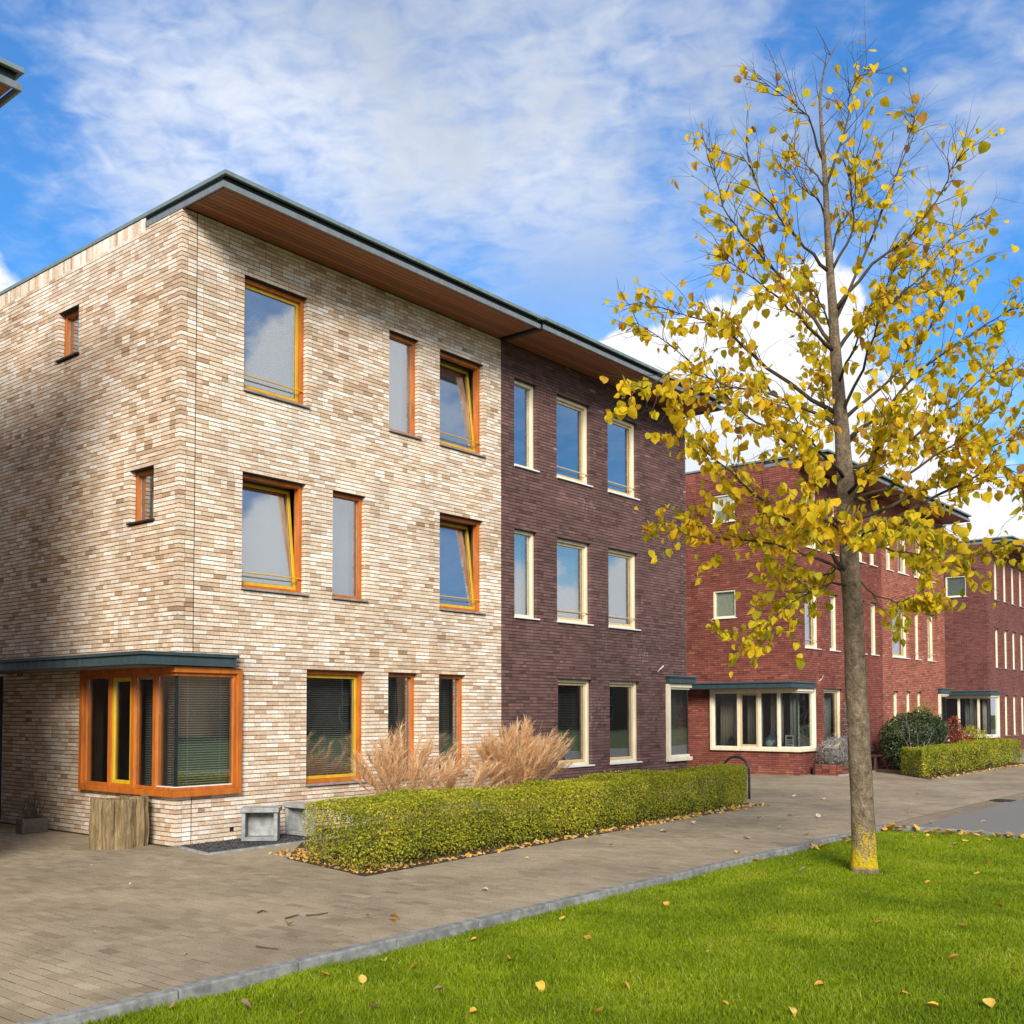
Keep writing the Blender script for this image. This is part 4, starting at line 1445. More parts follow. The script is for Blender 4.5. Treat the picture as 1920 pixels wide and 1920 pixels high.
# ------------------------------------------------------------------ hedges and shrubs
def leaf_cloud(pts, nrm, size, tone_, seed, aspect=0.55, up=0.35):
    """many small pointed leaves (two triangles folded along the midrib as quads) at pts, facing roughly nrm"""
    rg = np.random.default_rng(seed)
    n_ = len(pts)
    nn = nrm + rg.normal(0, 0.75, (n_, 3)) + np.array([0, 0, up])
    nn /= np.linalg.norm(nn, axis=1, keepdims=True) + 1e-9
    t_ = rg.normal(0, 1, (n_, 3))
    t_ -= nn * (t_ * nn).sum(1, keepdims=True)
    t_ /= np.linalg.norm(t_, axis=1, keepdims=True) + 1e-9
    b_ = np.cross(nn, t_)
    s_ = (size * rg.uniform(0.6, 1.3, n_))[:, None]
    v0 = pts - t_ * s_ * 0.5
    v1 = pts + b_ * s_ * aspect * 0.5 - nn * s_ * 0.08
    v2 = pts + t_ * s_ * 0.5
    v3 = pts - b_ * s_ * aspect * 0.5 - nn * s_ * 0.08
    v_ = np.stack([v0, v1, v2, v3], 1).reshape(-1, 3)
    f_ = np.arange(n_ * 4).reshape(-1, 4)
    return v_, f_, tone_


def hedge_foliage(poly, height, n_, seed, size=0.034, sparse=None):
    """clipped hedge over a quadrilateral footprint: leaves through a shell, denser at the surface.
    poly: front-left, front-right, back-right, back-left"""
    rg = np.random.default_rng(seed)
    A, B, C_, D_ = [np.array(p, float) for p in poly]
    def foot(s, t_):
        return ((1 - s) * (1 - t_))[:, None] * A + (s * (1 - t_))[:, None] * B + (s * t_)[:, None] * C_ + ((1 - s) * t_)[:, None] * D_
    Lf, Wf = np.linalg.norm(B - A), np.linalg.norm(D_ - A)
    areas = np.array([Lf * height * 1.25, Lf * Wf, Wf * height, Wf * height, Lf * height * 0.5])
    k = rg.choice(5, n_, p=areas / areas.sum())
    s = rg.random(n_); t_ = rg.random(n_); z = rg.random(n_)
    inset = np.abs(rg.normal(0, 0.085, n_))
    nrm = np.zeros((n_, 3))
    t_ = np.where(k == 0, inset / Wf, np.where(k == 4, 1 - inset / Wf, t_)); nrm[k == 0, 1] = -1; nrm[k == 4, 1] = 1
    z = np.where(k == 1, 1 - inset * 0.7 / height, z); nrm[k == 1, 2] = 1
    s = np.where(k == 2, inset / Lf, np.where(k == 3, 1 - inset / Lf, s)); nrm[k == 2, 0] = -1; nrm[k == 3, 0] = 1
    xy = foot(s, t_)
    P3 = np.column_stack([xy, z * height])
    # uneven clipping and rounded shoulders
    bulge = value_noise(P3[:, 0] * 1.7 + 3, P3[:, 2] * 2.5 + P3[:, 1], seed) - 0.5
    P3 += nrm * (bulge * 0.15 + np.where(rg.random(n_) < 0.04, rg.random(n_) * 0.07, 0.0))[:, None]
    edge = np.clip((z - 0.72) / 0.28, 0, 1)
    ctr = foot(np.full(n_, 0.5), np.full(n_, 0.5))
    mid = foot(s, np.full(n_, 0.5))
    pull = (edge ** 2.2 * 0.16)[:, None]
    P3[:, :2] = P3[:, :2] * (1 - pull) + mid * pull
    low = np.clip((0.30 - z) / 0.30, 0, 1)
    keep = rg.random(n_) > low * 0.78
    if sparse is not None:
        keep &= rg.random(n_) > sparse(s, t_, z)
    P3[:, :2] = P3[:, :2] * (1 - (low * 0.10)[:, None]) + mid * (low * 0.10)[:, None]
    tone_ = np.clip(rg.normal(0.50, 0.23, n_) + 0.35 * (value_noise(P3[:, 0] * 2.3, P3[:, 2] * 3 + P3[:, 1] * 2, seed + 1) - 0.5) + 0.06 * (k == 1), 0.01, 0.99)
    P3, nrm, tone_ = P3[keep], nrm[keep], tone_[keep]
    return leaf_cloud(P3, nrm, size, tone_, seed + 2)


def hedge(label, poly, height, n_, seed, sparse=None, size=0.034):
    c0 = np.mean(np.array(poly, float), 0)
    h = empty('hedge', (*poly[0], 0.0))
    tag(h, label, 'hedge')
    off = np.array([poly[0][0], poly[0][1], 0.0])
    v_, f_, t_ = hedge_foliage(poly, height, n_, seed, size, sparse)
    o_ = link('foliage', np_mesh('foliage', v_ - off, f_, MAT['hedge_leaf'], t_), h)
    o_['kind'] = 'stuff'
    # stems: a thicket of brown sticks inside
    rr = random.Random(seed)
    mb = MB()
    A, B, C_, D_ = [Vector((*p, 0)) for p in poly]
    Lf = (B - A).length
    for k in range(int(Lf * 26)):
        s_, t2 = rr.random(), rr.uniform(0.22, 0.78)
        p = (A * (1 - s_) + B * s_) * (1 - t2) + (D_ * (1 - s_) + C_ * s_) * t2
        q = p + Vector((rr.gauss(0, 0.10), rr.gauss(0, 0.10), height * rr.uniform(0.4, 0.8)))
        mid_ = p.lerp(q, 0.5) + Vector((rr.gauss(0, 0.03), rr.gauss(0, 0.03), 0))
        mb.tube([p - Vector(off), mid_ - Vector(off), q - Vector(off)], [0.010 * rr.uniform(0.5, 1), 0.006, 0.003], 4, False, rr.random())
    mb.build('stems', MAT['twig_brown'], h)
    return h


thin_end = lambda s, t_, z: np.clip((0.085 - s) / 0.085, 0, 1) ** 0.8 * 0.55 * (0.4 + 0.6 * t_)
hedge('long clipped yellow-green hedge in front of the cream and purple houses', [(-0.05, -3.78), (10.75, -3.12), (10.85, -2.25), (0.22, -2.40)], 0.73, 130000, 301, thin_end)
hedge('clipped hedge in front of the orange-red house', [(20.75, -3.2), (31.2, -3.05), (31.2, -2.2), (22.0, -2.1)], 0.80, 36000, 302, None, 0.05)

# planting bed under the long hedge with its litter of fallen leaves
sheet('planting_bed', [(-0.16, -3.97), (10.9, -3.36), (11.1, -2.0), (11.0, -0.02), (2.3, -0.02), (2.3, -1.0), (1.35, -1.03), (0.20, -2.15)], 0.006, 'soil')
sheet('planting_bed', [(20.4, -3.45), (31.5, -3.25), (31.5, -0.6), (30.0, -0.1), (23.6, -0.1), (22.4, -1.9)], 0.006, 'soil')


def litter(name, label, n_, sampler, seed, size=0.085, mat='fallen_leaf', zj=0.012, cat='leaf litter'):
    rg = np.random.default_rng(seed)
    xy = sampler(rg, n_)
    p = np.column_stack([xy, 0.012 + rg.random(n_) * zj])
    v_, f_, t_ = leaf_cloud(p, np.tile([0, 0, 1.6], (n_, 1)), size, np.clip(rg.beta(1.4, 1.2, n_), 0.01, 0.99), seed, 0.75, 0.3)
    o_ = link(name, np_mesh(name, v_, f_, MAT[mat], t_))
    tag(o_, label, cat, None, 'stuff')


def along_hedge(rg, n_):
    s = rg.random(n_) ** 0.75
    y = -3.78 + 0.66 * s
    return np.column_stack([0.0 + 10.8 * s, y - 0.02 - np.abs(rg.normal(0, 0.12, n_)) * (0.5 + s)])


litter('leaf_litter', 'drift of brown and yellow leaves along the foot of the long hedge', 620, along_hedge, 401, 0.075)
litter('leaf_litter', 'reddish leaf scraps on the bare soil at the thin hedge end', 700, lambda rg, n_: (lambda q: np.column_stack([-0.12 + 0.42 * q + rg.random(n_) * 0.8, -3.9 + 2.3 * q]))(rg.random(n_)), 402, 0.05)
litter('leaf_litter', 'drift of pale leaves along the foot of the far hedge', 260, lambda rg, n_: np.column_stack([rg.uniform(20.6, 31.2, n_), -3.3 - np.abs(rg.normal(0, 0.12, n_))]), 403, 0.10)


# ------------------------------------------------------------------ dry ornamental grass between hedge and wall
def reed_clump(label, cx, cy, rx, height, n_, seed, lean=(0, 0)):
    rg = random.Random(seed)
    c_ = empty('ornamental_grass', (cx, cy, 0))
    tag(c_, label, 'grass')
    V, F_, T_ = [], [], []
    def ribbon(pts, wd, tone_):
        b_ = len(V)
        side = Vector((rg.gauss(0, 1), rg.gauss(0, 1), 0)).normalized()
        for i, p in enumerate(pts):
            w_ = wd * (1 - 0.85 * i / (len(pts) - 1))
            V.append(p - side * w_); V.append(p + side * w_)
        for i in range(len(pts) - 1):
            F_.append((b_ + 2 * i, b_ + 2 * i + 1, b_ + 2 * i + 3, b_ + 2 * i + 2)); T_.append(tone_)
    tips = []
    for k in range(n_):
        a = rg.uniform(0, 2 * math.pi)
        q = math.sqrt(rg.random())
        base_ = Vector((math.cos(a) * rx * 0.45 * q, math.sin(a) * 0.22 * q, 0))
        out_ = Vector((math.cos(a) * rx * 0.75 * q + rg.gauss(0, 0.10) + lean[0], math.sin(a) * 0.40 * q + rg.gauss(0, 0.08) + lean[1], 0))
        h = height * rg.uniform(0.62, 1.0) * (1.06 - 0.30 * q)
        pts = [base_ + out_ * (t_ ** 1.8) + Vector((0, 0, h * (t_ - 0.10 * t_ ** 4))) for t_ in (0, 0.25, 0.5, 0.75, 1.0)]
        ribbon(pts, 0.006, min(0.99, max(0.01, rg.gauss(0.45, 0.22))))
        if rg.random() < 0.62: tips.append((pts[-2], pts[-1]))
        # drooping blades
        for _ in range(2):
            d_ = Vector((rg.gauss(0, 1), rg.gauss(0, 0.8), 0)).normalized()
            z_ = h * rg.uniform(0.15, 0.7)
            st = base_.lerp(base_ + out_ * 0.4, 0.5) + Vector((0, 0, z_))
            le = rg.uniform(0.2, 0.45)
            ribbon([st, st + d_ * le * 0.5 + Vector((0, 0, 0.10)), st + d_ * le + Vector((0, 0, -0.05 - rg.random() * 0.15))], 0.006, min(0.99, max(0.01, rg.gauss(0.38, 0.22))))
    np_v = np.array([tuple(p) for p in V], np.float32)
    o_ = link('stalks', np_mesh('stalks', np_v, np.array(F_), MAT['reed'], T_), c_)
    V, F_, T_ = [], [], []
    for a_, b2 in tips:
        dr = (b2 - a_).normalized()
        bend = Vector((rg.uniform(0.3, 1.0), rg.gauss(0, 0.4), -0.25))
        for k in range(80):
            q = rg.random()
            st = b2 - dr * (0.36 * q)
            d_ = (dr * 0.9 + bend * 0.35 + Vector((rg.gauss(0, 0.32), rg.gauss(0, 0.32), rg.gauss(0, 0.2)))).normalized()
            le = rg.uniform(0.09, 0.22)
            ribbon([st, st + d_ * le * 0.5, st + d_ * le + Vector((0, 0, -0.018))], 0.006, min(0.99, max(0.01, rg.gauss(0.66, 0.2))))
    np_v = np.array([tuple(p) for p in V], np.float32)
    o_ = link('plumes', np_mesh('plumes', np_v, np.array(F_), MAT['reed'], T_), c_)
    o_['kind'] = 'stuff'


reed_clump('loose tan ornamental grass clump before the two narrow ground-floor windows', 3.05, -1.35, 0.85, 1.80, 120, 1, (0.05, 0))
reed_clump('low leaning tuft of tan ornamental grass between the two larger clumps', 4.10, -1.45, 0.55, 1.45, 60, 2, (0.30, 0))
reed_clump('dense tan ornamental grass clump where the cream and purple walls meet', 5.75, -1.35, 1.02, 1.92, 250, 3, (0.14, 0))

# ------------------------------------------------------------------ lawn grass
def blades(name, n_, x0, x1, y0, y1, h0, h1, seed, wd=0.0028, dens=None):
    rg = np.random.default_rng(seed)
    x = rg.uniform(x0, x1, n_); y = rg.uniform(y0, y1, n_)
    # keep what the picture and a step to its side can show
    q = np.column_stack([x, y, np.full(n_, LAWN_Z)]) - np.array(CAM)
    dep = q @ np.array(FW)
    uu = (q @ np.array(RT)) / np.maximum(dep, 0.1)
    keep = (dep > 2.0) & (np.abs(uu) < 0.80)
    keep &= rg.random(n_) < np.clip((9.5 / np.maximum(dep, 1)) ** 1.2, 0.25, 1.0)
    x, y, dep = x[keep], y[keep], dep[keep]
    n_ = len(x)
    tuft = value_noise(x * 1.3, y * 1.3, seed) * 0.6 + value_noise(x * 5.0, y * 5.0, seed + 1) * 0.4
    h = rg.uniform(h0, h1, n_) * (0.55 + 0.9 * tuft)
    a = rg.uniform(0, 2 * math.pi, n_)
    lean = rg.uniform(0.15, 0.95, n_) * h
    la = a + rg.normal(0, 0.9, n_)
    w_ = wd * (1 + dep * 0.07)
    dx_, dy_ = np.cos(a) * w_, np.sin(a) * w_
    lx, ly = np.cos(la + 1.57) * lean, np.sin(la + 1.57) * lean
    z0 = np.full(n_, LAWN_Z - 0.004)
    v_ = np.stack([np.stack([x - dx_, y - dy_, z0], 1), np.stack([x + dx_, y + dy_, z0], 1),
                   np.stack([x + dx_ * 0.7 + lx * 0.35, y + dy_ * 0.7 + ly * 0.35, z0 + h * 0.6], 1),
                   np.stack([x - dx_ * 0.7 + lx * 0.35, y - dy_ * 0.7 + ly * 0.35, z0 + h * 0.6], 1),
                   np.stack([x + lx, y + ly, z0 + h], 1)], 1).reshape(-1, 3)
    b_ = (np.arange(n_) * 5)[:, None]
    f_ = np.concatenate([b_ + np.array([[0, 1, 2]]), b_ + np.array([[0, 2, 3]]), b_ + np.array([[3, 2, 4]])], 1).reshape(-1, 3)
    tone_ = np.clip(rg.normal(0.48, 0.2, n_) + 0.5 * (value_noise(x * 2.1, y * 2.1, seed + 3) - 0.5), 0.01, 0.99)
    tone_ = np.where(rg.random(n_) < 0.012, 1.0, tone_)
    o_ = link(name, np_mesh(name, v_, f_, MAT['grass'], np.repeat(tone_, 3)))
    tag(o_, 'short green grass covering the lawn inside the kerb', 'grass', None, 'stuff')
    return n_


nb = blades('grass', 620000, -6.5, KERB_X - 0.13, -12.6, KERB_Y - 0.125, 0.030, 0.062, 501)
print('blades', nb)

# leaves that have dropped on grass and paving, each one lying by itself
fl = random.Random(9)
FLV = [leaf_geom(0.085, 0.10, 0.5, 0.5), leaf_geom(0.08, 0.095, 0.2, -0.6), leaf_geom(0.09, 0.10, 0.9, 0.3)]
fmesh = {}
def fallen(x, y, z, sc_, kind_):
    va = fl.randrange(3)
    key = (va, kind_)
    if key not in fmesh:
        v_, f_ = FLV[va]
        v_ = v_[:, [0, 2, 1]] * np.array([1, 1, 1], np.float32)        # lay the blade flat
        v_[:, 2] -= v_[:, 2].min()
        fmesh[key] = np_mesh('fallen_leaf', v_, f_, MAT['fallen_leaf'], np.full(len(f_), kind_), True)
    o_ = link('fallen_leaf', fmesh[key], None, (x, y, z), (fl.gauss(0, 0.25), fl.gauss(0, 0.25), fl.uniform(0, 6.28)), (sc_,) * 3)
    return o_


# the leaves one can make out singly, where they lie
spots = [(1165, 1850), (1545, 1847), (1807, 1738), (1700, 1765), (1420, 1640), (1735, 1655), (1850, 1625), (1805, 1577), (1600, 1838), (770, 1817), (680, 1845), (535, 1860), (700, 1690 + 200), (830, 1855), (895, 1762),
         (1340, 1632), (1390, 1612), (1240, 1672), (1465, 1602), (1500, 1590), (1540, 1588), (1560, 1572), (1575, 1562), (1650, 1556), (1665, 1553), (1690, 1556), (1700, 1553), (1730, 1557), (1755, 1558), (1770, 1557), (1790, 1560), (1835, 1560),
         (1740, 1568), (1720, 1570), (1795, 1584), (1857, 1576), (1880, 1566), (1830, 1640), (1790, 1613), (1510, 1635), (1520, 1622), (1480, 1611), (1100, 1762), (960, 1800), (1010, 1850), (1330, 1790), (1450, 1750), (1250, 1700),
         (1050, 1725), (1640, 1730), (1880, 1700), (1900, 1820), (1780, 1800), (1690, 1860), (1350, 1880), (450, 1890), (330, 1893), (620, 1830), (720, 1800), (560, 1905), (880, 1900), (1120, 1900), (1480, 1900), (1760, 1890), (1860, 1890)]
for (u, v_) in spots:
    dr = FW + RT * ((u - 960.0) / 1982.41) + UP * ((1251.27 - v_) / 1982.41)
    zt_ = LAWN_Z + 0.035
    p = CAM + dr * ((zt_ - CAM.z) / dr.z)
    if p.y > KERB_Y - 0.13: p.y = KERB_Y - 0.15 - fl.random() * 0.08
    if p.x > KERB_X - 0.14: p.x = KERB_X - 0.16 - fl.random() * 0.15
    ton = fl.choice((0.3, 0.4, 0.45, 0.5, 0.62, 0.95))
    o = fallen(p.x, p.y, zt_, fl.uniform(0.5, 0.9), ton)
    tag(o, 'single fallen autumn leaf lying on the lawn grass', 'leaf', 'leaves fallen on the lawn')
for (u, v_) in [(1470, 1497), (1487, 1494), (1485, 1530), (1500, 1533), (1423, 1539), (1460, 1553), (1515, 1565), (1395, 1573), (1300, 1545), (1380, 1600), (735, 1738), (735, 1729), (345, 1790), (225, 1749), (175, 1749), (245, 1658), (172, 1623), (335, 1627),
                (540, 1735), (694, 1722), (1545, 1500), (1536, 1533), (1250, 1560), (1150, 1590), (985, 1610), (915, 1670), (145, 1908), (1700, 1525), (1720, 1490), (1745, 1545), (1850, 1540)]:
    dr = FW + RT * ((u - 960.0) / 1982.41) + UP * ((1251.27 - v_) / 1982.41)
    p = CAM + dr * ((0.004 - CAM.z) / dr.z)
    if p.y < KERB_Y and p.x < KERB_X: continue
    small = u < 400
    o = fallen(p.x, p.y, 0.004, fl.uniform(0.3, 0.45) if small else fl.uniform(0.7, 1.1), 0.62 if (u, v_) in ((735, 1738), (735, 1729)) else fl.choice((0.1, 0.86, 0.86)))
    tag(o, 'single pale fallen leaf lying on the paving bricks', 'leaf', 'leaves fallen on the paving')
# a row of leaves caught against the kerb
for k in range(46):
    s_ = fl.random()
    if s_ < 0.62:
        x, y = KERB_X - 0.16 - abs(fl.gauss(0, 0.10)), KERB_Y - 0.15 - fl.random() ** 0.8 * 2.0
    else:
        x, y = KERB_X - 0.2 - fl.random() ** 1.4 * 3.2, KERB_Y - 0.15 - abs(fl.gauss(0, 0.08))
    o = fallen(x, y, LAWN_Z + 0.03 + fl.random() * 0.03, fl.uniform(0.9, 1.35), fl.choice((0.3, 0.4, 0.5, 0.62)))
    tag(o, 'yellow leaf caught in the grass against the lawn kerb', 'leaf', 'leaves caught against the kerb')

# dropped twigs
for k, (pts, lab) in enumerate((([(480, 1774), (500, 1777), (522, 1779)], 'short dropped twig with a bud lying on the paving'),
                                ([(535, 1722), (552, 1717), (560, 1715)], 'small forked twig lying beside a longer one'),
                                ([(573, 1716), (595, 1715), (615, 1711)], 'longer thin twig lying on the paving'),
                                ([(483, 1711), (492, 1707), (500, 1709)], 'curled brown twig lying on the paving'))):
    q = []
    for u, v_ in pts:
        dr = FW + RT * ((u - 960.0) / 1982.41) + UP * ((1251.27 - v_) / 1982.41)
        q.append(CAM + dr * ((0.010 - CAM.z) / dr.z))
    o = MB().tube([p - q[0] for p in q], [0.008, 0.007, 0.004], 6).build('twig', MAT['twig_brown'], None, q[0])
    tag(o, lab, 'twig')

# ------------------------------------------------------------------ bicycle hoops
def hoop(x, y0, y1, h, label, rz=0.0):
    o_ = MB()
    r_ = (y1 - y0) / 2
    pts = [(0, 0, 0)] + [(0, 0, z) for z in (0.2, h - r_ - 0.01)] + [(0, r_ - r_ * math.cos(a), h - r_ + r_ * math.sin(a)) for a in np.linspace(0.0, math.pi, 15)] + [(0, 2 * r_, 0.2), (0, 2 * r_, 0)]
    ob = o_.tube(pts, 0.026, 12).build('bicycle_hoop', MAT['hoop_black'], None, (x, y0, 0.0), (0, 0, rz), smooth=True)
    tag(ob, label, 'bike stand', 'black steel bicycle hoops')


hoop(11.92, -2.53, -1.93, 0.87, 'black steel bicycle hoop at the end of the long hedge')
hoop(32.3, -1.6, -0.6, 0.88, 'black steel bicycle hoop just behind the far hedge')

# ------------------------------------------------------------------ weathered log tub by the corner bay
tub = empty('log_tub', (-0.50, 0.56, 0.0))
tag(tub, 'weathered tub of upright log staves below the orange corner bay', 'planter')
sr = random.Random(4)
stv = []
outline = []
for k in range(26):
    a = 2 * math.pi * k / 26
    outline.append((0.35 * math.copysign(abs(math.cos(a)) ** 0.55, math.cos(a)), 0.22 * math.copysign(abs(math.sin(a)) ** 0.65, math.sin(a))))
i = 0
while i < 26:
    step = sr.choice((2, 2, 3))
    a, b = outline[i % 26], outline[min(i + step, 26) % 26]
    i += step
    mx_, my_ = (a[0] + b[0]) / 2, (a[1] + b[1]) / 2
    ln = math.hypot(b[0] - a[0], b[1] - a[1])
    ang = math.atan2(b[1] - a[1], b[0] - a[0])
    hgt_ = 0.66 + sr.gauss(0, 0.012)
    # a split half-log: rounded outside
    prof = [(-ln / 2 + 0.003, 0.03), (-ln / 2 + 0.004, -0.012), (-ln / 5, -0.040 - sr.random() * 0.012), (ln / 5, -0.040 - sr.random() * 0.012), (ln / 2 - 0.004, -0.012), (ln / 2 - 0.003, 0.03)]
    vs_, fs_ = [], []
    nz = 9
    for z in range(nz):
        q = z / (nz - 1)
        for (x, y) in prof:
            vs_.append((x * (1.0 + 0.03 * math.sin(q * 5 + i)), -y * -1 + 0.010 * math.sin(q * 7 + i * 2.1) + sr.gauss(0, 0.002), q * hgt_ + (sr.gauss(0, 0.008) if z == nz - 1 else 0)))
    m_ = len(prof)
    for z in range(nz - 1):
        for k in range(m_):
            fs_.append((z * m_ + k, z * m_ + (k + 1) % m_, (z + 1) * m_ + (k + 1) % m_, (z + 1) * m_ + k))
    fs_.append(tuple((nz - 1) * m_ + k for k in range(m_)))
    MB().add(vs_, fs_).build('stave', MAT['stump_wood'], tub, (mx_, my_, 0), (0, 0, ang))
MB().box(-0.29, 0.29, -0.16, 0.16, 0.02, 0.60).build('liner', MAT['seal_black'], tub)

# ------------------------------------------------------------------ concrete block seats and gravel in front of the wall
sheet('gravel_strip', [(-0.02, -0.02), (-0.20, -1.06), (1.0, -0.99), (2.29, -0.96), (2.29, -0.02)], 0.008, 'gravel')
edge = MB()
for (a, b) in (((-0.03, -0.05), (-0.22, -1.08)), ((-0.22, -1.08), (2.3, -0.98))):
    a, b = Vector((*a, 0)), Vector((*b, 0))
    d_ = (b - a).normalized(); n_ = Vector((-d_.y, d_.x, 0)) * 0.028
    vs_ = [a + n_, b + n_, b - n_, a - n_]
    edge.add([(p.x, p.y, -0.1) for p in vs_] + [(p.x, p.y, 0.022) for p in vs_], [(0, 1, 5, 4), (1, 2, 6, 5), (2, 3, 7, 6), (3, 0, 4, 7), (4, 5, 6, 7)])
tag(edge.build('edging', MAT['concrete']), None, None, None, 'structure')
gr_ = np.random.default_rng(8)
n_ = 2600
p = np.column_stack([gr_.uniform(-0.1, 2.25, n_), gr_.uniform(-0.98, -0.03, n_), np.full(n_, 0.014)])
v_, f_, t_ = leaf_cloud(p, np.tile([0, 0, 0.6], (n_, 1)), 0.024, np.full(n_, 0.5), 9, 0.9, 0.2)
o = link('gravel', np_mesh('gravel', v_, f_, MAT['gravel'], t_))
tag(o, 'dark grey gravel strip along the foot of the cream wall', 'gravel', None, 'stuff')


def block_seat(x, y, ln, label, rz=0.0):
    s_ = empty('block_seat', (x, y, 0.0), rz)
    tag(s_, label, 'concrete seat')
    t_ = 0.055
    b_ = MB().box(0, ln, -0.25, 0.25, 0.02, 0.02 + t_).box(0, ln, -0.25, -0.25 + t_, 0.0751, 0.42).box(0, ln, 0.25 - t_, 0.25, 0.0751, 0.42)
    b_.build('base', MAT['concrete'], s_, bevel=0.008)
    MB().box(ln - 0.05, ln - 0.002, -0.194, 0.194, 0.0755, 0.4195).build('back', MAT['concrete'], s_)
    MB().box(-0.03, ln + 0.06, -0.27, 0.27, 0.4201, 0.485).build('slab', MAT['concrete'], s_, bevel=0.008)


block_seat(0.98, -0.56, 0.27, 'hollow grey concrete block seat beside the thin end of the hedge', R(44))
block_seat(1.75, -0.40, 0.17, 'hollow grey concrete block seat half hidden by the hedge')

# small stone trough with dry sprigs by the side wall
pot = empty('stone_trough', (-0.44, 3.15, 0.0))
tag(pot, 'small brown stone trough with dry sprigs against the shaded side wall', 'planter')
MB().box(-0.20, 0.20, -0.11, -0.08, 0, 0.22).box(-0.20, 0.20, 0.08, 0.11, 0, 0.22).box(-0.20, -0.17, -0.0799, 0.0799, 0, 0.22).box(0.17, 0.20, -0.0799, 0.0799, 0, 0.22).box(-0.1699, 0.1699, -0.0799, 0.0799, 0.0, 0.18).build('trough', MAT['pot_stone'], pot, bevel=0.008)
sg = MB()
for k in range(60):
    a = sr.uniform(0, 6.28)
    b_ = Vector((sr.uniform(-0.13, 0.13), sr.uniform(-0.05, 0.05), 0.17))
    e_ = b_ + Vector((math.cos(a) * 0.08, math.sin(a) * 0.06, sr.uniform(0.12, 0.40)))
    sg.tube([b_, b_.lerp(e_, 0.5), e_], [0.003, 0.0025, 0.004], 4, False, sr.random())
sg.build('sprigs', MAT['twig_grey'], pot)

# ------------------------------------------------------------------ front garden of the red pair
def ball_points(rg, n_, c_, r_, lump, seed):
    d_ = rg.normal(0, 1, (n_, 3)); d_ /= np.linalg.norm(d_, axis=1, keepdims=True)
    rr = 1 - np.abs(rg.normal(0, 0.16, n_))
    b_ = 1 + lump * (value_noise(d_[:, 0] * 3 + 7, d_[:, 1] * 3 + d_[:, 2] * 3.7 + 9, seed) - 0.5)
    return np.array(c_) + d_ * np.array(r_) * (rr * b_)[:, None], d_


def shrub(name, label, loc, blobs, n_, mat, size, seed, stems=14, cat='shrub', aspect=0.55, bias=0.0):
    s_ = empty(name, loc)
    tag(s_, label, cat)
    rg = np.random.default_rng(seed)
    P3, N3 = [], []
    for (c_, r_, wt_) in blobs:
        p_, d_ = ball_points(rg, int(n_ * wt_), c_, r_, 0.5, seed)
        k = p_[:, 2] > 0.02
        P3.append(p_[k]); N3.append(d_[k])
    P3, N3 = np.concatenate(P3), np.concatenate(N3)
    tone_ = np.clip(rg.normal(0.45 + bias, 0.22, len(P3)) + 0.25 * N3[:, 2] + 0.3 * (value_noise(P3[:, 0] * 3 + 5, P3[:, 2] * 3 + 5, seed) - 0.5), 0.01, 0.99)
    v_, f_, t_ = leaf_cloud(P3, N3, size, tone_, seed + 1, aspect)
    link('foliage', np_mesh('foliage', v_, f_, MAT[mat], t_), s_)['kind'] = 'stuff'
    rr = random.Random(seed)
    mb_ = MB()
    for k in range(stems):
        c_, r_, w_ = rr.choice(blobs)
        e_ = Vector(c_) + Vector((rr.uniform(-0.7, 0.7) * r_[0], rr.uniform(-0.7, 0.7) * r_[1], rr.uniform(0.0, 0.7) * r_[2]))
        b_ = Vector((e_.x * 0.35, e_.y * 0.35, 0))
        mb_.tube([b_, b_.lerp(e_, 0.5) + Vector((rr.gauss(0, 0.04), rr.gauss(0, 0.04), 0.05)), e_], [0.014, 0.010, 0.004], 5, False, rr.random())
    mb_.build('stems', MAT['twig_brown'], s_)
    return s_


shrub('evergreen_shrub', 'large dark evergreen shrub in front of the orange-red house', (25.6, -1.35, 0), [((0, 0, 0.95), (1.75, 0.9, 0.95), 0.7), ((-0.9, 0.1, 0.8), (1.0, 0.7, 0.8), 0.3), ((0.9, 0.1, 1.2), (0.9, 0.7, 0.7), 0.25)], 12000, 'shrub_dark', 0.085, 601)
shrub('red_shrub', 'low red-leaved shrub behind the far hedge', (29.4, -1.5, 0), [((0, 0, 0.62), (0.95, 0.6, 0.55), 0.6), ((-0.5, 0, 1.2), (0.35, 0.3, 0.5), 0.2)], 3200, 'shrub_red', 0.07, 602)
shrub('green_shrub', 'bright green shrub beside the red-leaved shrub', (31.1, -1.5, 0), [((0, 0, 0.62), (0.75, 0.6, 0.65), 1.0)], 3200, 'hedge_leaf', 0.06, 603)
shrub('wispy_shrub', 'brown half-bare shrub climbing by the far bay window', (28.2, -0.7, 0), [((0, 0, 1.25), (0.8, 0.4, 1.0), 1.0)], 1500, 'hedge_leaf', 0.06, 604, 40, 'shrub', 0.5, -0.2)
shrub('climbing_shrub', 'grey-green climber trained up beside the ground-floor window', (22.95, -0.35, 0), [((0, 0, 1.5), (0.45, 0.2, 0.95), 1.0)], 1500, 'lavender', 0.05, 605, 14)
lav = shrub('lavender_bush', 'silver-grey lavender bush spilling over its low brick planter', (21.4, -0.55, 0.2), [((0, 0, 0.45), (1.0, 0.5, 0.5), 0.7), ((0.7, -0.1, 0.3), (0.7, 0.4, 0.42), 0.3), ((-0.3, -0.1, 0.2), (0.75, 0.45, 0.35), 0.2)], 11000, 'lavender', 0.05, 606, 20, 'bush', 0.28)

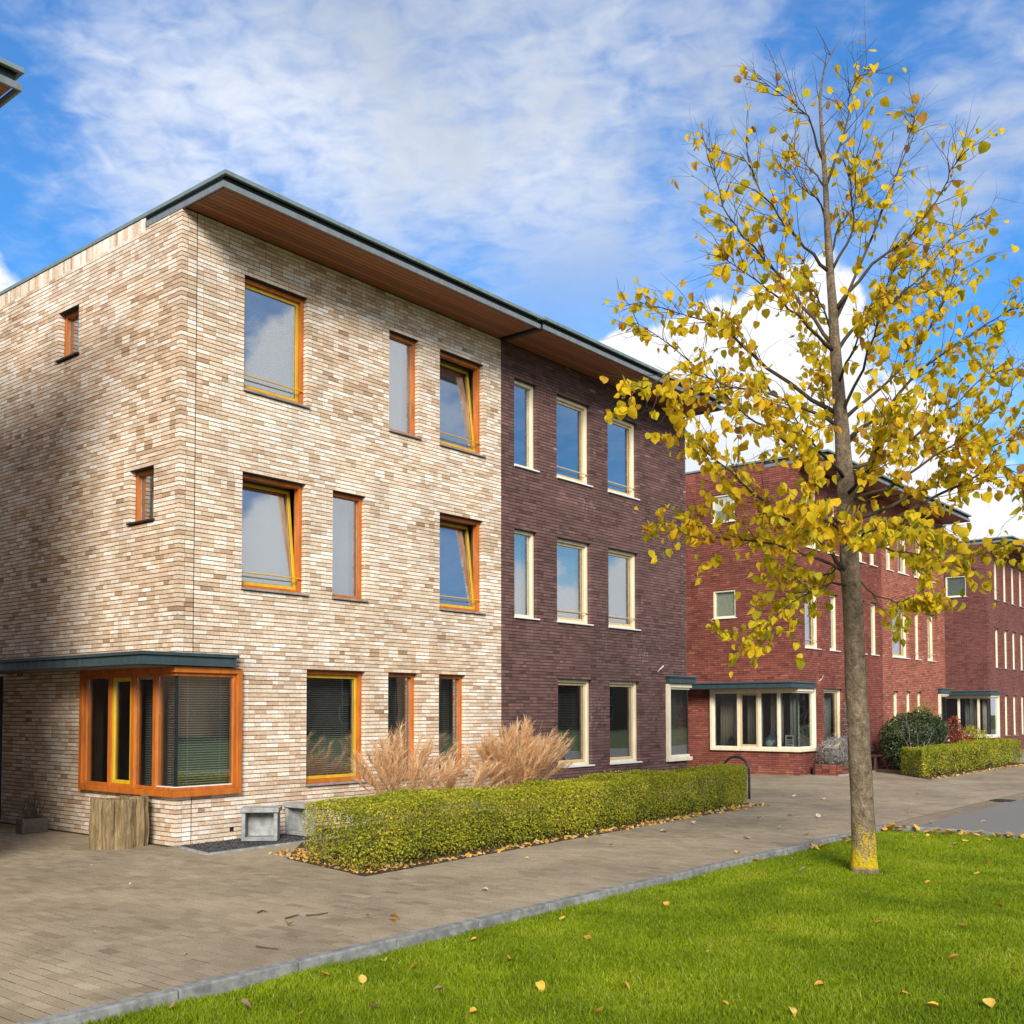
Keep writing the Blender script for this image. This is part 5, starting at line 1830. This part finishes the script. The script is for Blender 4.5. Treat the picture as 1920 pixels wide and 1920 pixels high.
plt = empty('brick_planter', (20.5, -0.95, 0))
tag(plt, 'low red brick planter holding the lavender bush', 'planter')
pw = MB().box(0.011, 1.239, 0.011, 0.80, 0.0, 0.30).build('wall', MAT['mortar_red'], plt)
bm = unit_boxes('brick', 'brick_red', (0.2, 0.09, 0.053), 5)
for cz in range(5):
    for k in range(6):
        link('brick', bm[sr.randrange(5)], pw, (0.0 + k * 0.208 + (0.0 if cz % 2 else 0.0), 0.0, cz * PITCH_Z), (0, 0, 0), (1.0 if k < 5 else 0.98, 1, 1))
    for k in range(3):
        link('brick', bm[sr.randrange(5)], pw, (0.0, 0.10 + 0.2 + k * 0.21, cz * PITCH_Z), (0, 0, -math.pi / 2), (0.98, 1, 1))
MB().box(0.02, 1.23, 0.02, 0.79, 0.301, 0.315).build('soil_fill', MAT['soil'], plt)
tag(MB().box(20.3, 22.9, -1.06, -0.99, -0.05, 0.045).build('edging', MAT['concrete']), None, None, None, 'structure')

# bare young shrub with pale stems and a wooden bench behind it
bs = empty('bare_shrub', (24.0, -2.0, 0))
tag(bs, 'bare pale-stemmed young shrub in front of the dark evergreen', 'shrub')
mb = MB()
for k in range(7):
    a = k * 0.9
    tip = Vector((math.cos(a) * 0.75 + 0.2, math.sin(a) * 0.5, sr.uniform(1.2, 1.9)))
    pts = wander(Vector((sr.gauss(0, 0.06), sr.gauss(0, 0.06), 0)), tip, tip.length, 6, 0.03, tr)
    mb.tube(pts, [0.022, 0.019, 0.016, 0.012, 0.009, 0.006, 0.003], 5, False, 1.0)
    for j in (3, 4, 5):
        mb.tube(wander(pts[j], Vector((tr.gauss(0, 1), tr.gauss(0, 1), 0.8)), 0.35, 3, 0.05, tr), [0.006, 0.005, 0.003, 0.002], 4, False, 1.0)
mb.build('stems', MAT['twig_grey'], bs)

bn = empty('garden_bench', (23.55, -0.85, 0))
tag(bn, 'dark red-brown wooden bench against the red wall', 'bench')
sl = MB().box(0, 1.2, 0, 0.085, 0, 0.025).mesh('slat', MAT['bench_wood'])
for k in range(4):
    link('slat', sl, bn, (0, 0.02 + k * 0.098, 0.43))
for k in range(3):
    link('slat', sl, bn, (0, 0.44 + k * 0.012, 0.55 + k * 0.11), (R(80), 0, 0))
for x in (0.06, 1.08):
    for y in (0.04, 0.36):
        MB().box(x, x + 0.06, y, y + 0.06, 0, 0.429 if y < 0.3 else 0.429).build('leg', MAT['bench_wood'], bn)
    MB().box(x, x + 0.06, 0.47, 0.52, 0.0, 0.88).build('back_post', MAT['bench_wood'], bn)

# things on the sill of the cream bay
def lathe(prof, n_=16):
    vs_, fs_ = [], []
    for (r_, z) in prof:
        for k in range(n_):
            a = 2 * math.pi * k / n_
            vs_.append((r_ * math.cos(a), r_ * math.sin(a), z))
    for i in range(len(prof) - 1):
        for k in range(n_):
            fs_.append((i * n_ + k, i * n_ + (k + 1) % n_, (i + 1) * n_ + (k + 1) % n_, (i + 1) * n_ + k))
    fs_.append(tuple(range(n_ - 1, -1, -1)))
    fs_.append(tuple((len(prof) - 1) * n_ + k for k in range(n_)))
    return MB().add(vs_, fs_)


SZ = 0.712
o = lathe([(0.09, 0), (0.20, 0.06), (0.24, 0.18), (0.20, 0.32), (0.09, 0.42), (0.07, 0.47), (0.10, 0.52)]).build('vase', MAT['jar_glass'], None, (X3 + 0.20, 0.85, SZ), smooth=True)
tag(o, 'round grey-blue glass jar standing in the cream bay window', 'vase')
lan = empty('lantern', (X3 + 0.18, 2.15, SZ))
tag(lan, 'small black lantern standing at the end of the cream bay window', 'lantern')
lathe([(0.10, 0), (0.11, 0.03), (0.10, 0.06)], 8).build('base', MAT['hoop_black'], lan)
for k in range(4):
    a = k * math.pi / 2
    MB().tube([(0.085 * math.cos(a), 0.085 * math.sin(a), 0.06), (0.085 * math.cos(a), 0.085 * math.sin(a), 0.24)], 0.012, 6).build('post', MAT['hoop_black'], lan)
lathe([(0.115, 0.24), (0.07, 0.30), (0.03, 0.35), (0.02, 0.38)], 8).build('cap', MAT['hoop_black'], lan)
card = empty('card', (X3 + 0.14, 0.30, SZ))
tag(card, 'white card with black print propped in the cream bay window', 'card')
MB().box(0.0, 0.012, -0.13, 0.13, 0.0, 0.42).build('sheet', MAT['white_gloss'], card)
pr = MB()
for (y0, y1, z0, z1) in ((-0.09, 0.09, 0.30, 0.38), (-0.09, 0.09, 0.24, 0.27), (-0.09, 0.02, 0.17, 0.215), (0.04, 0.09, 0.17, 0.215), (-0.05, 0.09, 0.115, 0.14)):
    pr.box(-0.003, -0.0005, y0, y1, z0, z1)
pr.build('print', MAT['seal_black'], card)

# cast-iron grate in the gutter
gt = empty('drain_grate', (14.6, KERB_Y - 0.41, -0.012))
tag(gt, 'dark cast-iron drain grate let into the gutter beside the road', 'drain')
MB().box(0, 0.45, 0, 0.03, 0, 0.02).box(0, 0.45, 0.37, 0.40, 0, 0.02).box(0, 0.03, 0.0301, 0.3699, 0, 0.02).box(0.42, 0.45, 0.0301, 0.3699, 0, 0.02).build('frame', MAT['dark_metal'], gt)
gbm = MB().box(0, 0.025, 0.0302, 0.3698, 0, 0.016).mesh('bar', MAT['dark_metal'])
for k in range(7):
    link('bar', gbm, gt, (0.055 + k * 0.052, 0, 0))
